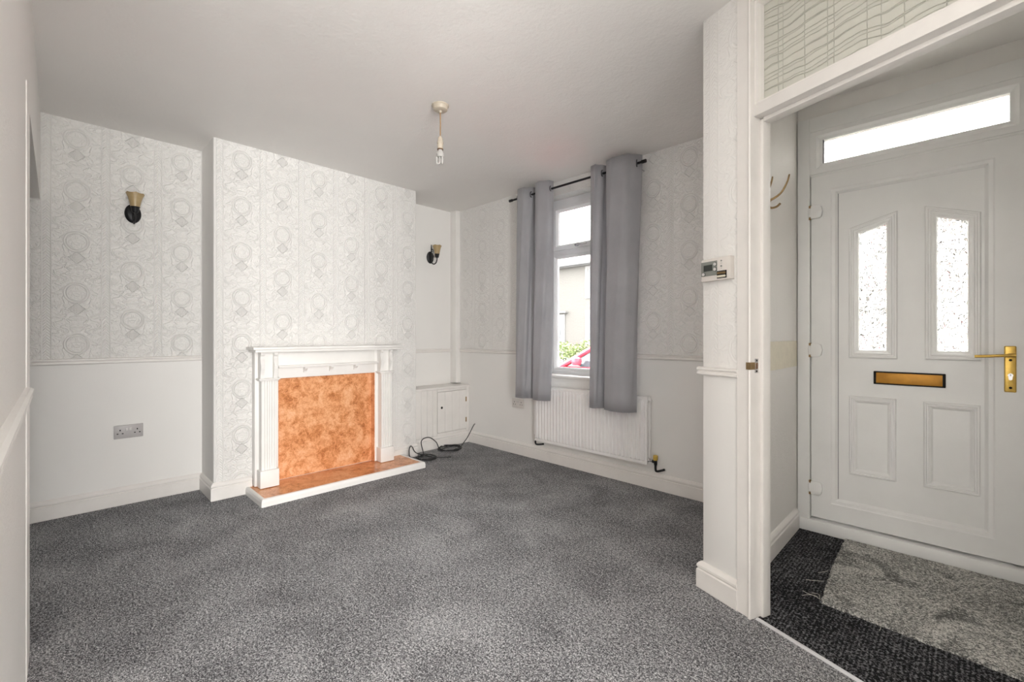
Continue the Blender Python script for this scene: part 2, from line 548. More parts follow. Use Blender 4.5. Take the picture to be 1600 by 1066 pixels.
# ceiling, slightly uneven, rising a little over the lobby partition
def sst(a, b, t):
    t = max(0, min(1, (t - a) / (b - a))); return t * t * (3 - 2 * t)
def ceil_z(x, y):
    return 2.418 + 0.05 * sst(-2.1, -0.9, x) * (1 - sst(2.1, 3.0, y)) + 0.008 * sst(-3.0, -3.9, x) * (1 - sst(0.5, 2.2, y))
m = MB()
nx, ny = 44, 40
x0, x1, y0, y1 = XL - 0.1, XR + 0.1, YB, YW + 0.05
vs_ = []
for j in range(ny + 1):
    for i in range(nx + 1):
        x = x0 + (x1 - x0) * i / nx; y = y0 + (y1 - y0) * j / ny
        vs_.append((x, y, ceil_z(x, y)))
fs = [(j * (nx + 1) + i, (j + 1) * (nx + 1) + i, (j + 1) * (nx + 1) + i + 1, j * (nx + 1) + i + 1) for j in range(ny) for i in range(nx)]
m.add(vs_, fs)
m.box(x0, x1, y0, y1, 2.56, 2.7)
struct(m.build('ceiling', M['ceiling'], smooth=True), 'white painted textured plaster ceiling of the living room', 'ceiling')

# walls
m = bx(XL - 0.25, XL, YB, YW + 0.3, -0.15, 2.6)
struct(m.build('wall_left', M['paper_left']), 'white alcove wall, embossed paper above the dado rail, smooth below', 'wall')

m = MB()
yl, yr_ = 0.734, 2.315
r = 0.012
poly = [(XL - 0.02, yl), (XC - r, yl), (XC - r * 0.3, yl + r * 0.3), (XC, yl + r), (XC, yr_ - r), (XC - r * 0.3, yr_ - r * 0.3), (XC - r, yr_), (XL - 0.02, yr_)]
n = len(poly)
for i in range(n):
    a, b = poly[i], poly[(i + 1) % n]
    m.cur = 1 if i == 3 else 0
    m.add([(a[0], a[1], -0.1), (b[0], b[1], -0.1), (b[0], b[1], 2.6), (a[0], a[1], 2.6)], [(0, 1, 2, 3)])
struct(m.build('wall_chimney', [M['plain_wall'], M['paper_chimney']]), 'white chimney breast with embossed medallion wallpaper above the fireplace', 'wall')

# window wall with window and front door openings
WX0, WX1, WZ0, WZ1 = -2.74, -1.76, 0.74, 2.30
DX0, DX1, DZ1 = -0.665, 0.285, 2.325
m = MB()
ya, yb = YW, YW + 0.30
m.box(XL - 0.25, WX0, ya, yb, -0.15, 2.6)
m.box(WX0, WX1, ya, yb, -0.15, WZ0)
m.box(WX0, WX1, ya, yb, WZ1, 2.6)
m.box(WX1, DX0, ya, yb, -0.15, 2.6)
m.cur = 1
m.box(DX0, DX1, ya, yb, DZ1, 2.6)
m.box(DX1, XR + 0.2, ya, yb, -0.15, 2.6)
m.box(DX0, DX1, ya + 0.06, yb, -0.15, -0.02)
struct(m.build('wall_window', [M['paper_window'], M['satin']]), 'white front wall around the window, embossed paper above the dado rail', 'wall')

# rear wall with the opening beside the alcove
m = MB()
m.box(-2.30, -0.72, YR - 0.13, YR, -0.1, 2.6)
m.box(XL, -2.30, YR - 0.13, YR, 1.91, 2.6)
wr = struct(m.build('wall_rear', M['rear_wall']), 'cream textured wall edge at the far left beside the camera', 'wall')
bx(-2.302, -2.10, YR - 0.132, YR + 0.003, 0.0, 1.91).build('door_lining', M['gloss'], wr)

# room behind and to the right of the camera
m = bx(XL, XR + 0.2, YB - 0.12, YB, -0.1, 2.6)
struct(m.build('wall_back', M['plain_wall']), 'plain white wall behind the camera, outside the picture', 'wall')
m = bx(XR, XR + 0.2, YB, YW + 0.3, -0.15, 2.6)
struct(m.build('wall_right', M['plain_wall']), 'plain white wall to the right of the camera, outside the picture', 'wall')

m = MB(); m.ring([(-1.46, 0.09), (0.36, 0.09), (0.36, 2.31), (-1.46, 2.31)], [(0, 0), (0, 0.03), (0.06, 0.03), (0.06, 0.0)], lambda p, q, h_: (XR - h_, p, q))
ff = struct(m.build('fill_frame', M['upvc']), 'added white frame and panel behind the fill light, outside the picture', 'window')  # frame and panel added to dress the fill light, no window known here
bx(XR - 0.012, XR - 0.006, -1.40, 0.30, 0.15, 2.25).build('fill_backing', M['satin'], ff)

m = bx(-0.82, -0.72, YB, YR - 0.13, -0.05, 2.6)
struct(m.build('wall_light_block', M['plain_wall']), 'added white wall blocking light behind the camera, outside the picture', 'wall')  # added wall, keeps the fill light from passing through the left doorway
m = bx(0.50, 0.60, 0.80, 1.60, -0.05, 2.6)
struct(m.build('wall_shade_stub', M['plain_wall']), 'added white stub wall shading the lobby doorway, just right of the picture', 'wall')  # invented wall, shades the lobby jamb and pillar from the fill light

# lobby side wall and pillar (partition stub), partition right of the doorway
m = bx(LOB - 0.11, LOB, 2.12, YW, -0.05, 2.6)
struct(m.build('wall_lobby', M['rear_wall']), 'bright white side wall inside the entrance lobby', 'wall')
part = thing('wall_partition', 'white partition pillar beside the lobby doorway with thermostat and dado rail', 'wall', (Q.x, Q.y, 0), PA, kind='structure')
m = bx(0.025, 0.212, 0, PT, -0.05, 2.6)
m.build('pillar', M['paper_partition'], part, local=True, bevel=0.006)
m = bx(1.16, 3.9, 0, PT, -0.05, 2.6)
m.build('stub_wall', M['paper_partition'], part, local=True)
m = bx(0.36, 0.46, 1.70, YW, -0.05, 2.6)
struct(m.build('wall_lobby_right', M['satin']), 'white lobby wall right of the front door, outside the picture', 'wall')

# baseboards and dado rails
SK = [(0, 0), (0.017, 0), (0.019, 0.003), (0.019, 0.080), (0.014, 0.084), (0.014, 0.087), (0.018, 0.092), (0.0175, 0.101), (0.012, 0.109), (0.006, 0.115), (0, 0.117)]
DD = [(0, 0.0), (0.010, 0.001), (0.016, 0.006), (0.016, 0.013), (0.012, 0.016), (0.013, 0.022), (0.019, 0.026), (0.019, 0.032), (0.012, 0.036), (0, 0.037)]
def skirt(name, path, label):
    o = MB().sweep(path, SK).build(name, M['gloss'])
    return struct(o, label, 'baseboard')
def dado(name, path, z, label):
    o = MB().sweep(path, [(a, b + z) for a, b in DD]).build(name, M['gloss'])
    return struct(o, label, 'dado rail')
skirt('baseboard_left', [(XL, yl), (XL, YB + 0.1)], 'white moulded baseboard along the left alcove wall')
skirt('baseboard_chimney', [(XC, 0.962), (XC, yl), (XL + 0.019, yl)], 'white moulded baseboard wrapping the chimney breast corner left of the fireplace')
skirt('baseboard_chimney_right', [(XC, yr_), (XC, 2.035)], 'short white baseboard on the chimney breast right of the fireplace')
skirt('baseboard_alcove', [(-3.63, YW), (-3.63, yr_)], 'white baseboard below the alcove cupboard')
skirt('baseboard_window', [(LOB - 0.11, YW), (-3.611, YW)], 'long white moulded baseboard under the window and radiator')
p0, p1, p2 = pq(0.205, 0), pq(0.025, 0), pq(0.025, 0.10)
skirt('baseboard_pillar', [tuple(p0), tuple(p1), tuple(p2)], 'short white moulded baseboard wrapping the foot of the partition pillar')
skirt('baseboard_lobby', [(LOB, 2.975), (LOB, 2.14)], 'white moulded baseboard inside the entrance lobby')
dado('trim_1', [(XL, yl - 0.004), (XL, YB + 0.1)], 0.921, 'thin white dado rail across the left alcove wall')
dado('trim_2', [(XL, 2.960), (XL, yr_)], 0.926, 'thin white dado rail across the right alcove above the cupboard')
dado('trim_3', [(WX0 - 0.02, YW), (-3.768, YW)], 0.926, 'thin white dado rail between corner boxing and left curtain')
dado('trim_4', [(LOB - 0.11, YW), (WX1 + 0.02, YW)], 0.928, 'thin white dado rail right of the right curtain')
dado('trim_5', [tuple(pq(0.205, 0)), tuple(pq(0.008, 0))], 0.928, 'short white dado rail on the partition pillar under the thermostat')
dado('trim_6', [(-2.08, YR), (-0.72, YR)], 0.900, 'white dado rail on the near wall at the left picture edge')

m = bx(XL, -3.772, 2.962, YW, 0.60, 2.6)
struct(m.build('trim_7', M['satin'], bevel=0.003), 'narrow white boxing for pipes up the far corner of the room', 'pipe boxing')
m = bx(LOB, LOB + 0.004, 2.14, 2.99, 0.926, 1.07)
b_ = struct(m.build('trim_8', M['bare_band']), 'bare cream strip on the lobby wall where a rail was removed', 'wall strip')
m = bx(LOB, LOB + 0.0055, 2.14, 2.712, 0.926, 1.07); m.build('strip_length', M['bare_band'], b_)

# ------------------------------------------------------------------ window
wf0, wf1 = 3.135, 3.205
win = MB()
m = win
m.box(WX0, WX0 + 0.16, wf0, wf1, 0.755, WZ1); m.box(WX1 - 0.10, WX1, wf0, wf1, 0.755, WZ1)
m.box(WX0 + 0.16, WX1 - 0.10, wf0, wf1, 2.235, WZ1); m.box(WX0 + 0.16, WX1 - 0.10, wf0, wf1, 0.755, 0.80)
m.box(WX0 + 0.16, WX1 - 0.10, wf0, wf1, 1.805, 1.86)
wo = struct(m.build('window_1', M['upvc_grey'], bevel=0.003), 'white plastic framed window between the grey curtains, top vent over fixed pane', 'window')
m = MB()
gx0, gx1 = WX0 + 0.16, WX1 - 0.10
fnw = lambda p, q, h_: (p, wf0 - 0.004 - h_ , q)
m.ring([(gx0 - 0.004, 1.852), (gx1 + 0.004, 1.852), (gx1 + 0.004, 2.242), (gx0 - 0.004, 2.242)], [(0, -0.03), (0, 0.010), (0.032, 0.010), (0.046, -0.008), (0.050, -0.03)], fnw)
m.build('vent_sash', M['upvc_grey'], wo)
m = MB()
m.ring([(gx0, 0.798), (gx1, 0.798), (gx1, 1.806), (gx0, 1.806)], [(0, -0.01), (0.004, 0.002), (0.018, -0.012), (0.024, -0.03)], fnw)
m.build('glazing_bead', M['upvc_grey'], wo)
bx(gx0 + 0.03, gx1 - 0.03, 3.166, 3.172, 1.88, 2.215).build('pane', M['glass'], wo)
bx(gx0 + 0.01, gx1 - 0.01, 3.166, 3.172, 0.81, 1.798).build('pane', M['glass'], wo)
m = MB(); m.box(-2.335, -2.215, wf0 - 0.030, wf0 - 0.018, 1.868, 1.880); m.box(-2.335, -2.30, wf0 - 0.020, wf0 - 0.012, 1.862, 1.886)
m.build('window_handle', M['chrome'], wo, bevel=0.002)
m = bx(WX0 - 0.03, WX1 + 0.03, 2.992, wf0 + 0.01, 0.740, 0.764)
m.build('window_sill', M['satin'], wo, bevel=0.006, seg=3)

# ------------------------------------------------------------------ lobby doorway lining and transom light
dl = thing('trim_9', 'white painted door lining and architrave around the lobby doorway', 'door frame', (Q.x, Q.y, 0), PA, kind='structure')
m = MB()
ARC = [(0.205, 0.0), (0.205, -0.012), (0.254, -0.012), (0.256, -0.018), (0.262, -0.020), (0.267, -0.017), (0.268, 0.0)]
m.prism(ARC, lambda p, q, t: (p, q, t), 0.0, 2.44)
m.build('architrave', M['gloss'], dl, local=True)
m = MB(); m.box(0.212, 0.268, 0.0, PT, 0.0, 2.44)
m.build('jamb', M['gloss'], dl, local=True)
m = MB(); m.box(0.268, 0.281, 0.038, PT - 0.003, 0.0, 1.945)
m.build('door_stop', M['gloss'], dl, local=True, bevel=0.0015)
m = MB(); m.box(1.10, 1.16, 0.0, PT, 0.0, 2.44)
m.build('jamb', M['gloss'], dl, local=True)
m = MB(); m.box(0.268, 1.10, 0.0, PT, 1.95, 1.995)
m.build('transom_rail', M['gloss'], dl, local=True, bevel=0.002)
m = MB(); m.box(0.281, 1.10, 0.038, PT - 0.003, 1.935, 1.95)
m.build('door_stop', M['gloss'], dl, local=True, bevel=0.0015)
m = MB(); m.box(0.212, 1.16, 0.0, PT, 2.40, 2.6)
m.build('head', M['gloss'], dl, local=True)
tw = thing('window_2', 'patterned glass transom light above the lobby doorway', 'transom window', (Q.x, Q.y, 0), PA, kind='structure')
m = MB()
m.ring([(0.268, 1.995), (1.10, 1.995), (1.10, 2.40), (0.268, 2.40)], [(0, -0.02), (0, 0.006), (0.008, 0.006), (0.014, -0.012), (0.016, -0.03)], lambda p, q, h_: (p, 0.012 - h_, q))
m.build('glazing_bead', M['gloss'], tw, local=True)
m = bx(0.27, 1.098, 0.040, 0.046, 1.997, 2.398)
m.build('pane', M['reeded'], tw, local=True)

# threshold strip
ts = MB()
a, b = pq(0.275, 0.003), pq(1.10, 0.003)
ts.sweep([tuple(a), tuple(b)], [(-0.001, -0.002), (-0.001, 0.003), (0.003, 0.006), (0.013, 0.006), (0.017, 0.003), (0.017, -0.002)])
struct(ts.build('trim_10', M['alu']), 'silver metal threshold strip between grey carpet and black lobby matting', 'threshold strip')

# strike plate
sp = thing('strike_plate', 'small brass latch strike plate on the lobby door jamb', 'strike plate', (Q.x, Q.y, 0), PA)
m = MB(); m.box(0.268, 0.2695, 0.006, 0.028, 0.955, 1.01)
m.build('plate', M['chrome'], sp, local=True)
m = MB(); m.box(0.2695, 0.2705, 0.011, 0.023, 0.970, 0.994)
m.build('latch_hole', M['brown_trim'], sp, local=True)
m = MB(); m.box(0.252, 0.2695, -0.0225, -0.0205, 0.968, 0.996); m.box(0.268, 0.2697, -0.0225, 0.007, 0.968, 0.996)
m.build('lip', M['antique'], sp, local=True)
for zz in (0.961, 1.003):
    m = MB(); m.box(0.2695, 0.2705, 0.014, 0.020, zz - 0.003, zz + 0.003); m.build('screw', M['hole'], sp, local=True)

# ------------------------------------------------------------------ front door
YD = 3.03
fd = MB()
# outer frame
m = fd
m.box(DX0, -0.606, 2.998, 3.07, 0.0, DZ1); m.box(0.215, DX1, 2.998, 3.07, 0.0, DZ1)
m.box(-0.606, 0.215, 2.998, 3.07, 2.245, DZ1)
m.box(-0.606, 0.215, 3.008, 3.07, 1.995, 2.012)
m.box(-0.655, DX1, 2.985, 3.07, 0.0, 0.066)
m.box(-0.606, -0.57, 3.062, 3.09, 0.0, 2.02); m.box(0.17, 0.215, 3.062, 3.09, 0.0, 2.02); m.box(-0.606, 0.215, 3.062, 3.09, 0.02, 0.12); m.box(-0.606, 0.215, 3.062, 3.09, 1.96, 2.02)
door = struct(m.build('door_1', M['upvc'], bevel=0.003), 'white plastic front door with two crackle glass lights and brass handle', 'door')
fnd = lambda p, q, h_: (p, YD - h_, q)
# fanlight bead + pane
m = MB(); m.ring([(-0.606, 2.006), (0.215, 2.006), (0.215, 2.25), (-0.606, 2.25)], [(0, -0.01), (0.0, 0.028), (0.030, 0.028), (0.044, 0.018), (0.058, 0.012), (0.060, -0.02)], fnd)
m.build('fanlight_frame', M['upvc'], door)
m = MB(); m.ring([(-0.547, 2.018), (0.204, 2.018), (0.204, 2.232), (-0.547, 2.232)], [(0, 0.011), (0, 0.013), (0.004, 0.013), (0.004, -0.01)], fnd)
m.build('fanlight_gasket', M['rubber'], door)
bx(-0.552, 0.162, 3.032, 3.040, 2.02, 2.236).build('fanlight_pane', M['stipple'], door)
# leaf
m = MB(); m.ring([(-0.602, 0.078), (0.203, 0.078), (0.203, 2.004), (-0.602, 2.004)],
                 [(0, -0.03), (0, 0.016), (0.003, 0.019), (0.092, 0.019), (0.098, 0.015), (0.112, 0.013), (0.120, 0.004), (0.124, 0.0), (0.126, -0.01)], fnd)
leaf = m.build('leaf_frame', M['upvc'], door, smooth=True, angle=25)
m = MB(); m.ring([(-0.480, 0.134), (0.107, 0.134), (0.107, 1.884), (-0.480, 1.884)], [(0.0, -0.006), (0.0, 0.0012), (0.0030, 0.0012), (0.0032, -0.006)], fnd)
m.build('panel_gasket', M['rubber'], door)
G1 = [(-0.388, 1.022), (-0.272, 1.022), (-0.272, 1.682), (-0.388, 1.648)]
G2 = [(-0.083, 1.024), (0.025, 1.024), (0.025, 1.645), (-0.083, 1.682)]
# panel with two glazed holes
m = MB()
bm_out = [(-0.486, 0.128), (0.113, 0.128), (0.113, 1.89), (-0.486, 1.89)]
cols = [-0.486, -0.388, -0.272, -0.083, 0.025, 0.113]
def topz(x):
    if x <= -0.272: return 1.648 + (x + 0.388) / 0.116 * 0.034
    return 1.682 - (x + 0.083) / 0.108 * 0.037
for i in range(5):
    xa, xb = cols[i], cols[i + 1]
    if i in (1, 3):
        zb = 1.022
        m.add([(xa, YD, 0.128), (xb, YD, 0.128), (xb, YD, zb), (xa, YD, zb)], [(0, 1, 2, 3)])
        m.add([(xa, YD, topz(xa)), (xb, YD, topz(xb) if i != 1 else 1.682), (xb, YD, 1.89), (xa, YD, 1.89)], [(0, 1, 2, 3)])
    else:
        m.add([(xa, YD, 0.128), (xb, YD, 0.128), (xb, YD, 1.89), (xa, YD, 1.89)], [(0, 1, 2, 3)])
panel = m.build('door_panel', M['upvc'], door)
# back of the panel (outside face) so the leaf has thickness
m = MB()
for i in range(5):
    xa, xb = cols[i], cols[i + 1]
    y = YD + 0.028
    if i in (1, 3):
        m.box(xa, xb, YD + 0.002, y, 0.128, 1.022)
        m.prism([(xa, topz(xa) + 0.0), (xb, 1.682 if i == 1 else topz(xb)), (xb, 1.89), (xa, 1.89)], lambda p, q, t: (p, t, q), YD + 0.002, y)
    else:
        m.box(xa, xb, YD + 0.002, y, 0.128, 1.89)
m.build('door_core', M['upvc'], door)
def offset_poly(P, d):
    P = [Vector(p) for p in P]; n_ = len(P); out = []
    for i in range(n_):
        d0 = (P[i] - P[i - 1]).normalized(); d1 = (P[(i + 1) % n_] - P[i]).normalized()
        n0 = Vector((-d0.y, d0.x)); n1 = Vector((-d1.y, d1.x))
        out.append(tuple(P[i] - (n0 + n1) / (1 + n0.dot(n1)) * d))
    return out
GM = [(0, 0), (0.001, 0.008), (0.005, 0.013), (0.011, 0.013), (0.014, 0.009), (0.020, 0.009), (0.023, 0.013), (0.029, 0.012), (0.037, 0.004), (0.042, 0.003), (0.046, -0.006)]
for g in (G1, G2):
    o = MB().ring(offset_poly(g, 0.043), GM, fnd).build('glass_moulding', M['upvc'], door)
    m = MB(); m.prism(offset_poly(g, 0.006), lambda p, q, t: (p, t, q), YD + 0.004, YD + 0.010)
    m.build('glass_pane', M['crackle'], door)
LM = [(0, 0), (0.001, 0.007), (0.005, 0.012), (0.010, 0.012), (0.013, 0.007), (0.018, 0.007), (0.021, 0.010), (0.026, 0.008), (0.034, 0.001), (0.036, -0.002)]
for xa, xb in ((-0.429, -0.234), (-0.131, 0.066)):
    MB().ring([(xa, 0.350), (xb, 0.350), (xb, 0.775), (xa, 0.775)], LM, fnd).build('panel_moulding', M['upvc'], door)
# letter plate
m = bx(-0.325, -0.051, YD - 0.010, YD, 0.846, 0.914)
lp = m.build('letter_plate', M['hole'], door, bevel=0.003)
m = bx(-0.314, -0.062, YD - 0.014, YD - 0.009, 0.853, 0.907); m.build('letter_flap', M['letter_gold'], lp, bevel=0.002)
lp['label'] = 'black framed letter plate with worn gold flap'
# handle
YH = YD - 0.019
m = bx(0.139, 0.176, YH - 0.008, YH, 0.846, 1.053)
hp = m.build('handle_plate', M['lacquer'], door, bevel=0.004, seg=3)
hp['label'] = 'brass lever handle on a long backplate'
m = MB(); m.tube([(0.158, YH, 1.012), (0.158, YH - 0.045, 1.012)], 0.010, 14)
pts = catmull([(0.170, YH - 0.045, 1.012), (0.155, YH - 0.048, 1.012), (0.125, YH - 0.052, 1.010), (0.085, YH - 0.052, 1.007), (0.045, YH - 0.050, 1.005)], 5)
m.tube(pts, [0.011 - 0.0045 * min(1, i / 8) for i in range(len(pts))], 12)
m.build('lever', M['lacquer'], hp, smooth=True)
m = MB(); m.prism([(0.158 + 0.0085 * math.cos(w * PI / 10), 0.922 + 0.0085 * math.sin(w * PI / 10)) for w in range(-2, 13)] + [(0.1525, 0.903), (0.158, 0.899), (0.1635, 0.903)], lambda p, q, t: (p, t, q), YH - 0.010, YH - 0.006)
kc = m.build('key_cylinder', M['chrome'], hp)
bx(0.1572, 0.1590, YH - 0.0108, YH - 0.0095, 0.918, 0.927).build('keyway', M['hole'], hp)
for zz in (0.990, 0.866):
    m = MB(); m.tube([(0.158, YH - 0.0087, zz), (0.158, YH - 0.006, zz)], 0.0055, 12); m.build('screw', M['hole'], hp)
# hinges
for zz in (1.793, 1.018, 0.244):
    m = MB(); m.prism([(-0.600, zz - 0.036), (-0.565, zz - 0.036), (-0.552, zz - 0.030), (-0.546, zz), (-0.552, zz + 0.030), (-0.565, zz + 0.036), (-0.600, zz + 0.036)], lambda p, q, t: (p, t, q), YH - 0.020, YH + 0.002)
    hg = m.build('hinge', M['upvc'], door, bevel=0.002)
    m = MB(); m.tube([(-0.604, YH - 0.010, zz - 0.024), (-0.604, YH - 0.010, zz + 0.024)], 0.010, 12); m.build('hinge_barrel', M['upvc'], hg, smooth=True)
    m = MB(); m.tube([(-0.606, YH - 0.008, zz - 0.040), (-0.606, YH - 0.008, zz - 0.026)], 0.007, 10); m.tube([(-0.606, YH - 0.008, zz + 0.026), (-0.606, YH - 0.008, zz + 0.040)], 0.007, 10); m.build('hinge_pin', M['antique'], hg, smooth=True)

# ================================================================== THINGS
# ---- fireplace surround
fs_ = thing('fireplace_surround', 'white painted fireplace surround with fluted legs and orange marble panel', 'fireplace', (XC, 1.5, 0.05))
HZ = 0.050
yA, yB = 0.965, 2.020                     # outer edges
iA, iB = 1.118, 1.868                     # opening
xb = -3.470                               # face of the flat boards
W_ = M['satin']
m = MB(); m.box(XC, -3.356, 0.926, 2.064, 1.002, 1.020); m.box(XC, -3.372, 0.942, 2.048, 0.984, 1.002)
m.build('mantel_shelf', W_, fs_, bevel=0.003)
bx(XC, xb, iA, iB, 0.792, 0.996).build('frieze', W_, fs_, bevel=0.0015)
for (ya, yb_) in ((yA, iA), (iB, yB)):
    bx(XC, xb, ya, yb_, HZ, 0.996).build('leg_board', W_, fs_, bevel=0.002)
for side, (ya, yb_) in enumerate(((0.978, 1.100), (1.883, 2.005))):
    bl = bx(xb, -3.392, ya, yb_, HZ, 0.168).build('plinth_block', W_, fs_, bevel=0.003)
    # fluted shaft: one mesh with five channels
    c0, c1 = ya + 0.013, yb_ - 0.013
    prof = [(c0, xb), (c0, -3.412)]
    nfl = 5; wch = (c1 - c0 - 0.020) / nfl
    for k in range(nfl):
        s0 = c0 + 0.010 + k * wch + wch * 0.18; s1 = c0 + 0.010 + (k + 1) * wch - wch * 0.18
        prof += [(s0, -3.412), (s0 + 0.0022, -3.4195), (s1 - 0.0022, -3.4195), (s1, -3.412)]
    prof += [(c1, -3.412), (c1, xb)]
    m = MB(); m.prism(prof, lambda p, q, t: (q, p, t), 0.168, 0.786)
    m.build('fluted_shaft', W_, fs_)
    m = MB(); m.box(xb, -3.398, ya - 0.002, yb_ + 0.002, 0.786, 0.793); m.box(xb, -3.392, ya - 0.008, yb_ + 0.008, 0.793, 0.803)
    m.build('shaft_cap', W_, fs_, bevel=0.003)
    # corbel: two S-profiled cheeks with a recessed face between
    cor = [(xb, 0.803), (-3.414, 0.803), (-3.410, 0.83), (-3.400, 0.87), (-3.398, 0.89), (-3.406, 0.915), (-3.414, 0.935), (-3.412, 0.955), (-3.402, 0.968), (-3.402, 0.996), (xb, 0.996)]
    m = MB()
    for (u0_, u1_) in ((ya + 0.006, ya + 0.030), (yb_ - 0.030, yb_ - 0.006)):
        m.prism(cor, lambda p, q, t: (p, t, q), u0_, u1_)
    m.box(xb, -3.404, ya + 0.030, yb_ - 0.030, 0.978, 0.996)
    cb = m.build('corbel', W_, fs_)
    m = bx(xb, -3.440, ya + 0.030, yb_ - 0.030, 0.803, 0.978); m.build('corbel_recess', W_, cb)
m = MB(); m.box(xb, -3.424, iA - 0.012, iB + 0.012, 0.874, 0.884); m.box(xb, -3.436, iA - 0.004, iB + 0.004, 0.866, 0.874)
m.build('frieze_ledge', W_, fs_, bevel=0.002)
for yc in (1.300, 1.494, 1.692):
    pr = [(xb, 0.866), (-3.430, 0.866), (-3.431, 0.858), (-3.440, 0.848), (-3.452, 0.838), (-3.454, 0.828), (xb, 0.826)]
    m = MB(); m.prism(pr, lambda p, q, t: (p, t, q), yc - 0.011, yc + 0.011); m.build('ledge_bracket', W_, fs_)
m = bx(XC, XC + 0.006, iA - 0.004, iB, HZ, 0.794); pn_ = m.build('marble_panel', M['marble'], fs_); pn_['label'] = 'orange peach marble effect infill panel'
m = bx(XC + 0.006, xb - 0.0005, iB - 0.004, iB + 0.001, HZ, 0.792); m.build('marble_return', M['marble'], fs_)
m = bx(XC + 0.006, xb - 0.0005, iA - 0.001, iA + 0.004, HZ, 0.792); m.build('marble_return', M['marble'], fs_)

# ---- hearth
he = thing('hearth', 'low hearth of peach marble with white bullnosed edge in front of fireplace', 'hearth', (XC, 1.53, 0))
hx, ha, hb_ = -3.160, 0.918, 2.160
bx(XC, hx - 0.026, ha + 0.026, hb_ - 0.026, 0.0, 0.046).build('hearth_slab', M['marble'], he)
EP = [(0, 0.0), (0, 0.030), (0.004, 0.046), (0.010, 0.050), (0.022, 0.050), (0.027, 0.046), (0.027, 0.0)]
m = MB(); m.sweep([(XC, ha), (hx, ha), (hx, hb_), (XC, hb_)], EP); m.build('edge_strip', W_, he)

# ---- alcove cupboard
cx = -3.630
cu = thing('alcove_cupboard', 'low white boarded meter cupboard built into the right alcove', 'cupboard', (XL, 2.66, 0.1))
m = bx(XL, cx + 0.018, yr_, YW, 0.572, 0.592); m.build('cupboard_top', M['gloss'], cu, bevel=0.004)
bys = [yr_, 2.372, 2.436, 2.502, 2.566, 2.618]
for a, b in zip(bys[:-1], bys[1:]):
    bx(cx - 0.016, cx, a + 0.0008, b - 0.0008, 0.117, 0.572).build('board', M['gloss'], cu, bevel=0.0022, seg=1)
bx(cx - 0.016, cx, 2.988, YW, 0.117, 0.572).build('stile', M['gloss'], cu, bevel=0.0015)
bx(cx - 0.016, cx, 2.620, 2.986, 0.545, 0.572).build('rail', M['gloss'], cu, bevel=0.0015)
bx(cx - 0.016, cx, 2.620, 2.986, 0.117, 0.140).build('rail', M['gloss'], cu, bevel=0.0015)
dr = MB()
for a, b in ((2.6215, 2.71), (2.711, 2.80), (2.801, 2.893), (2.894, 2.985)):
    dr.box(cx - 0.014, cx + 0.002, a, b, 0.1425, 0.5425)
dr = dr.build('cupboard_door', M['gloss'], cu, bevel=0.0008, seg=1)
for zz in (0.445, 0.235):
    bx(cx + 0.0018, cx + 0.006, 2.972, 2.986, zz - 0.024, zz + 0.024).build('hinge', M['antique'], dr, bevel=0.001)
m = MB(); m.tube([(cx + 0.0018, 2.672, 0.388), (cx + 0.004, 2.672, 0.388)], 0.012, 16); m.build('finger_hole', M['hole'], dr)
bx(XL, cx - 0.016, yr_, YW, 0.117, 0.13).build('cupboard_floor', M['gloss'], cu)

# ---- black cables
def cable(name, pts, label, rad=0.0042, per=9):
    o = MB().tube(catmull(pts, per), rad, 8).build(name, M['black_cable'], smooth=True)
    return tag(o, label, 'cable')
def coil(c, r, turns, ph, z0, n_=10, sq=1.0):
    out = []
    for i in range(int(turns * n_) + 1):
        w = ph + 2 * PI * i / n_
        rr = r * (1 + 0.10 * math.sin(i * 1.7))
        out.append((c[0] + rr * math.cos(w) * sq, c[1] + rr * math.sin(w), z0 + 0.004 + 0.003 * (i / n_) + 0.004 * (math.sin(i * 2.3) + 1)))
    return out
pts = [(-3.512, 3.001, 0.200), (-3.510, 2.975, 0.180), (-3.505, 2.90, 0.085), (-3.50, 2.83, 0.025)] + coil((-3.50, 2.67), 0.105, 3.2, 1.2, 0.002)
pts += [(-3.47, 2.54, 0.03), (-3.43, 2.46, 0.120), (-3.42, 2.37, 0.178), (-3.43, 2.30, 0.15), (-3.40, 2.285, 0.06), (-3.36, 2.34, 0.012), (-3.31, 2.42, 0.008)]
pts = pts[:-3] + coil((-3.385, 2.33), 0.085, 2.6, 2.9, 0.001) + [(-3.44, 2.262, 0.05), (-3.445, 2.215, 0.115), (-3.44, 2.19, 0.12), (-3.435, 2.178, 0.075), (-3.43, 2.20, 0.025), (-3.35, 2.32, 0.022), (-3.29, 2.43, 0.010), (-3.255, 2.50, 0.008)]
cable('cable', pts, 'loose black cable coiled on the carpet between hearth and corner')

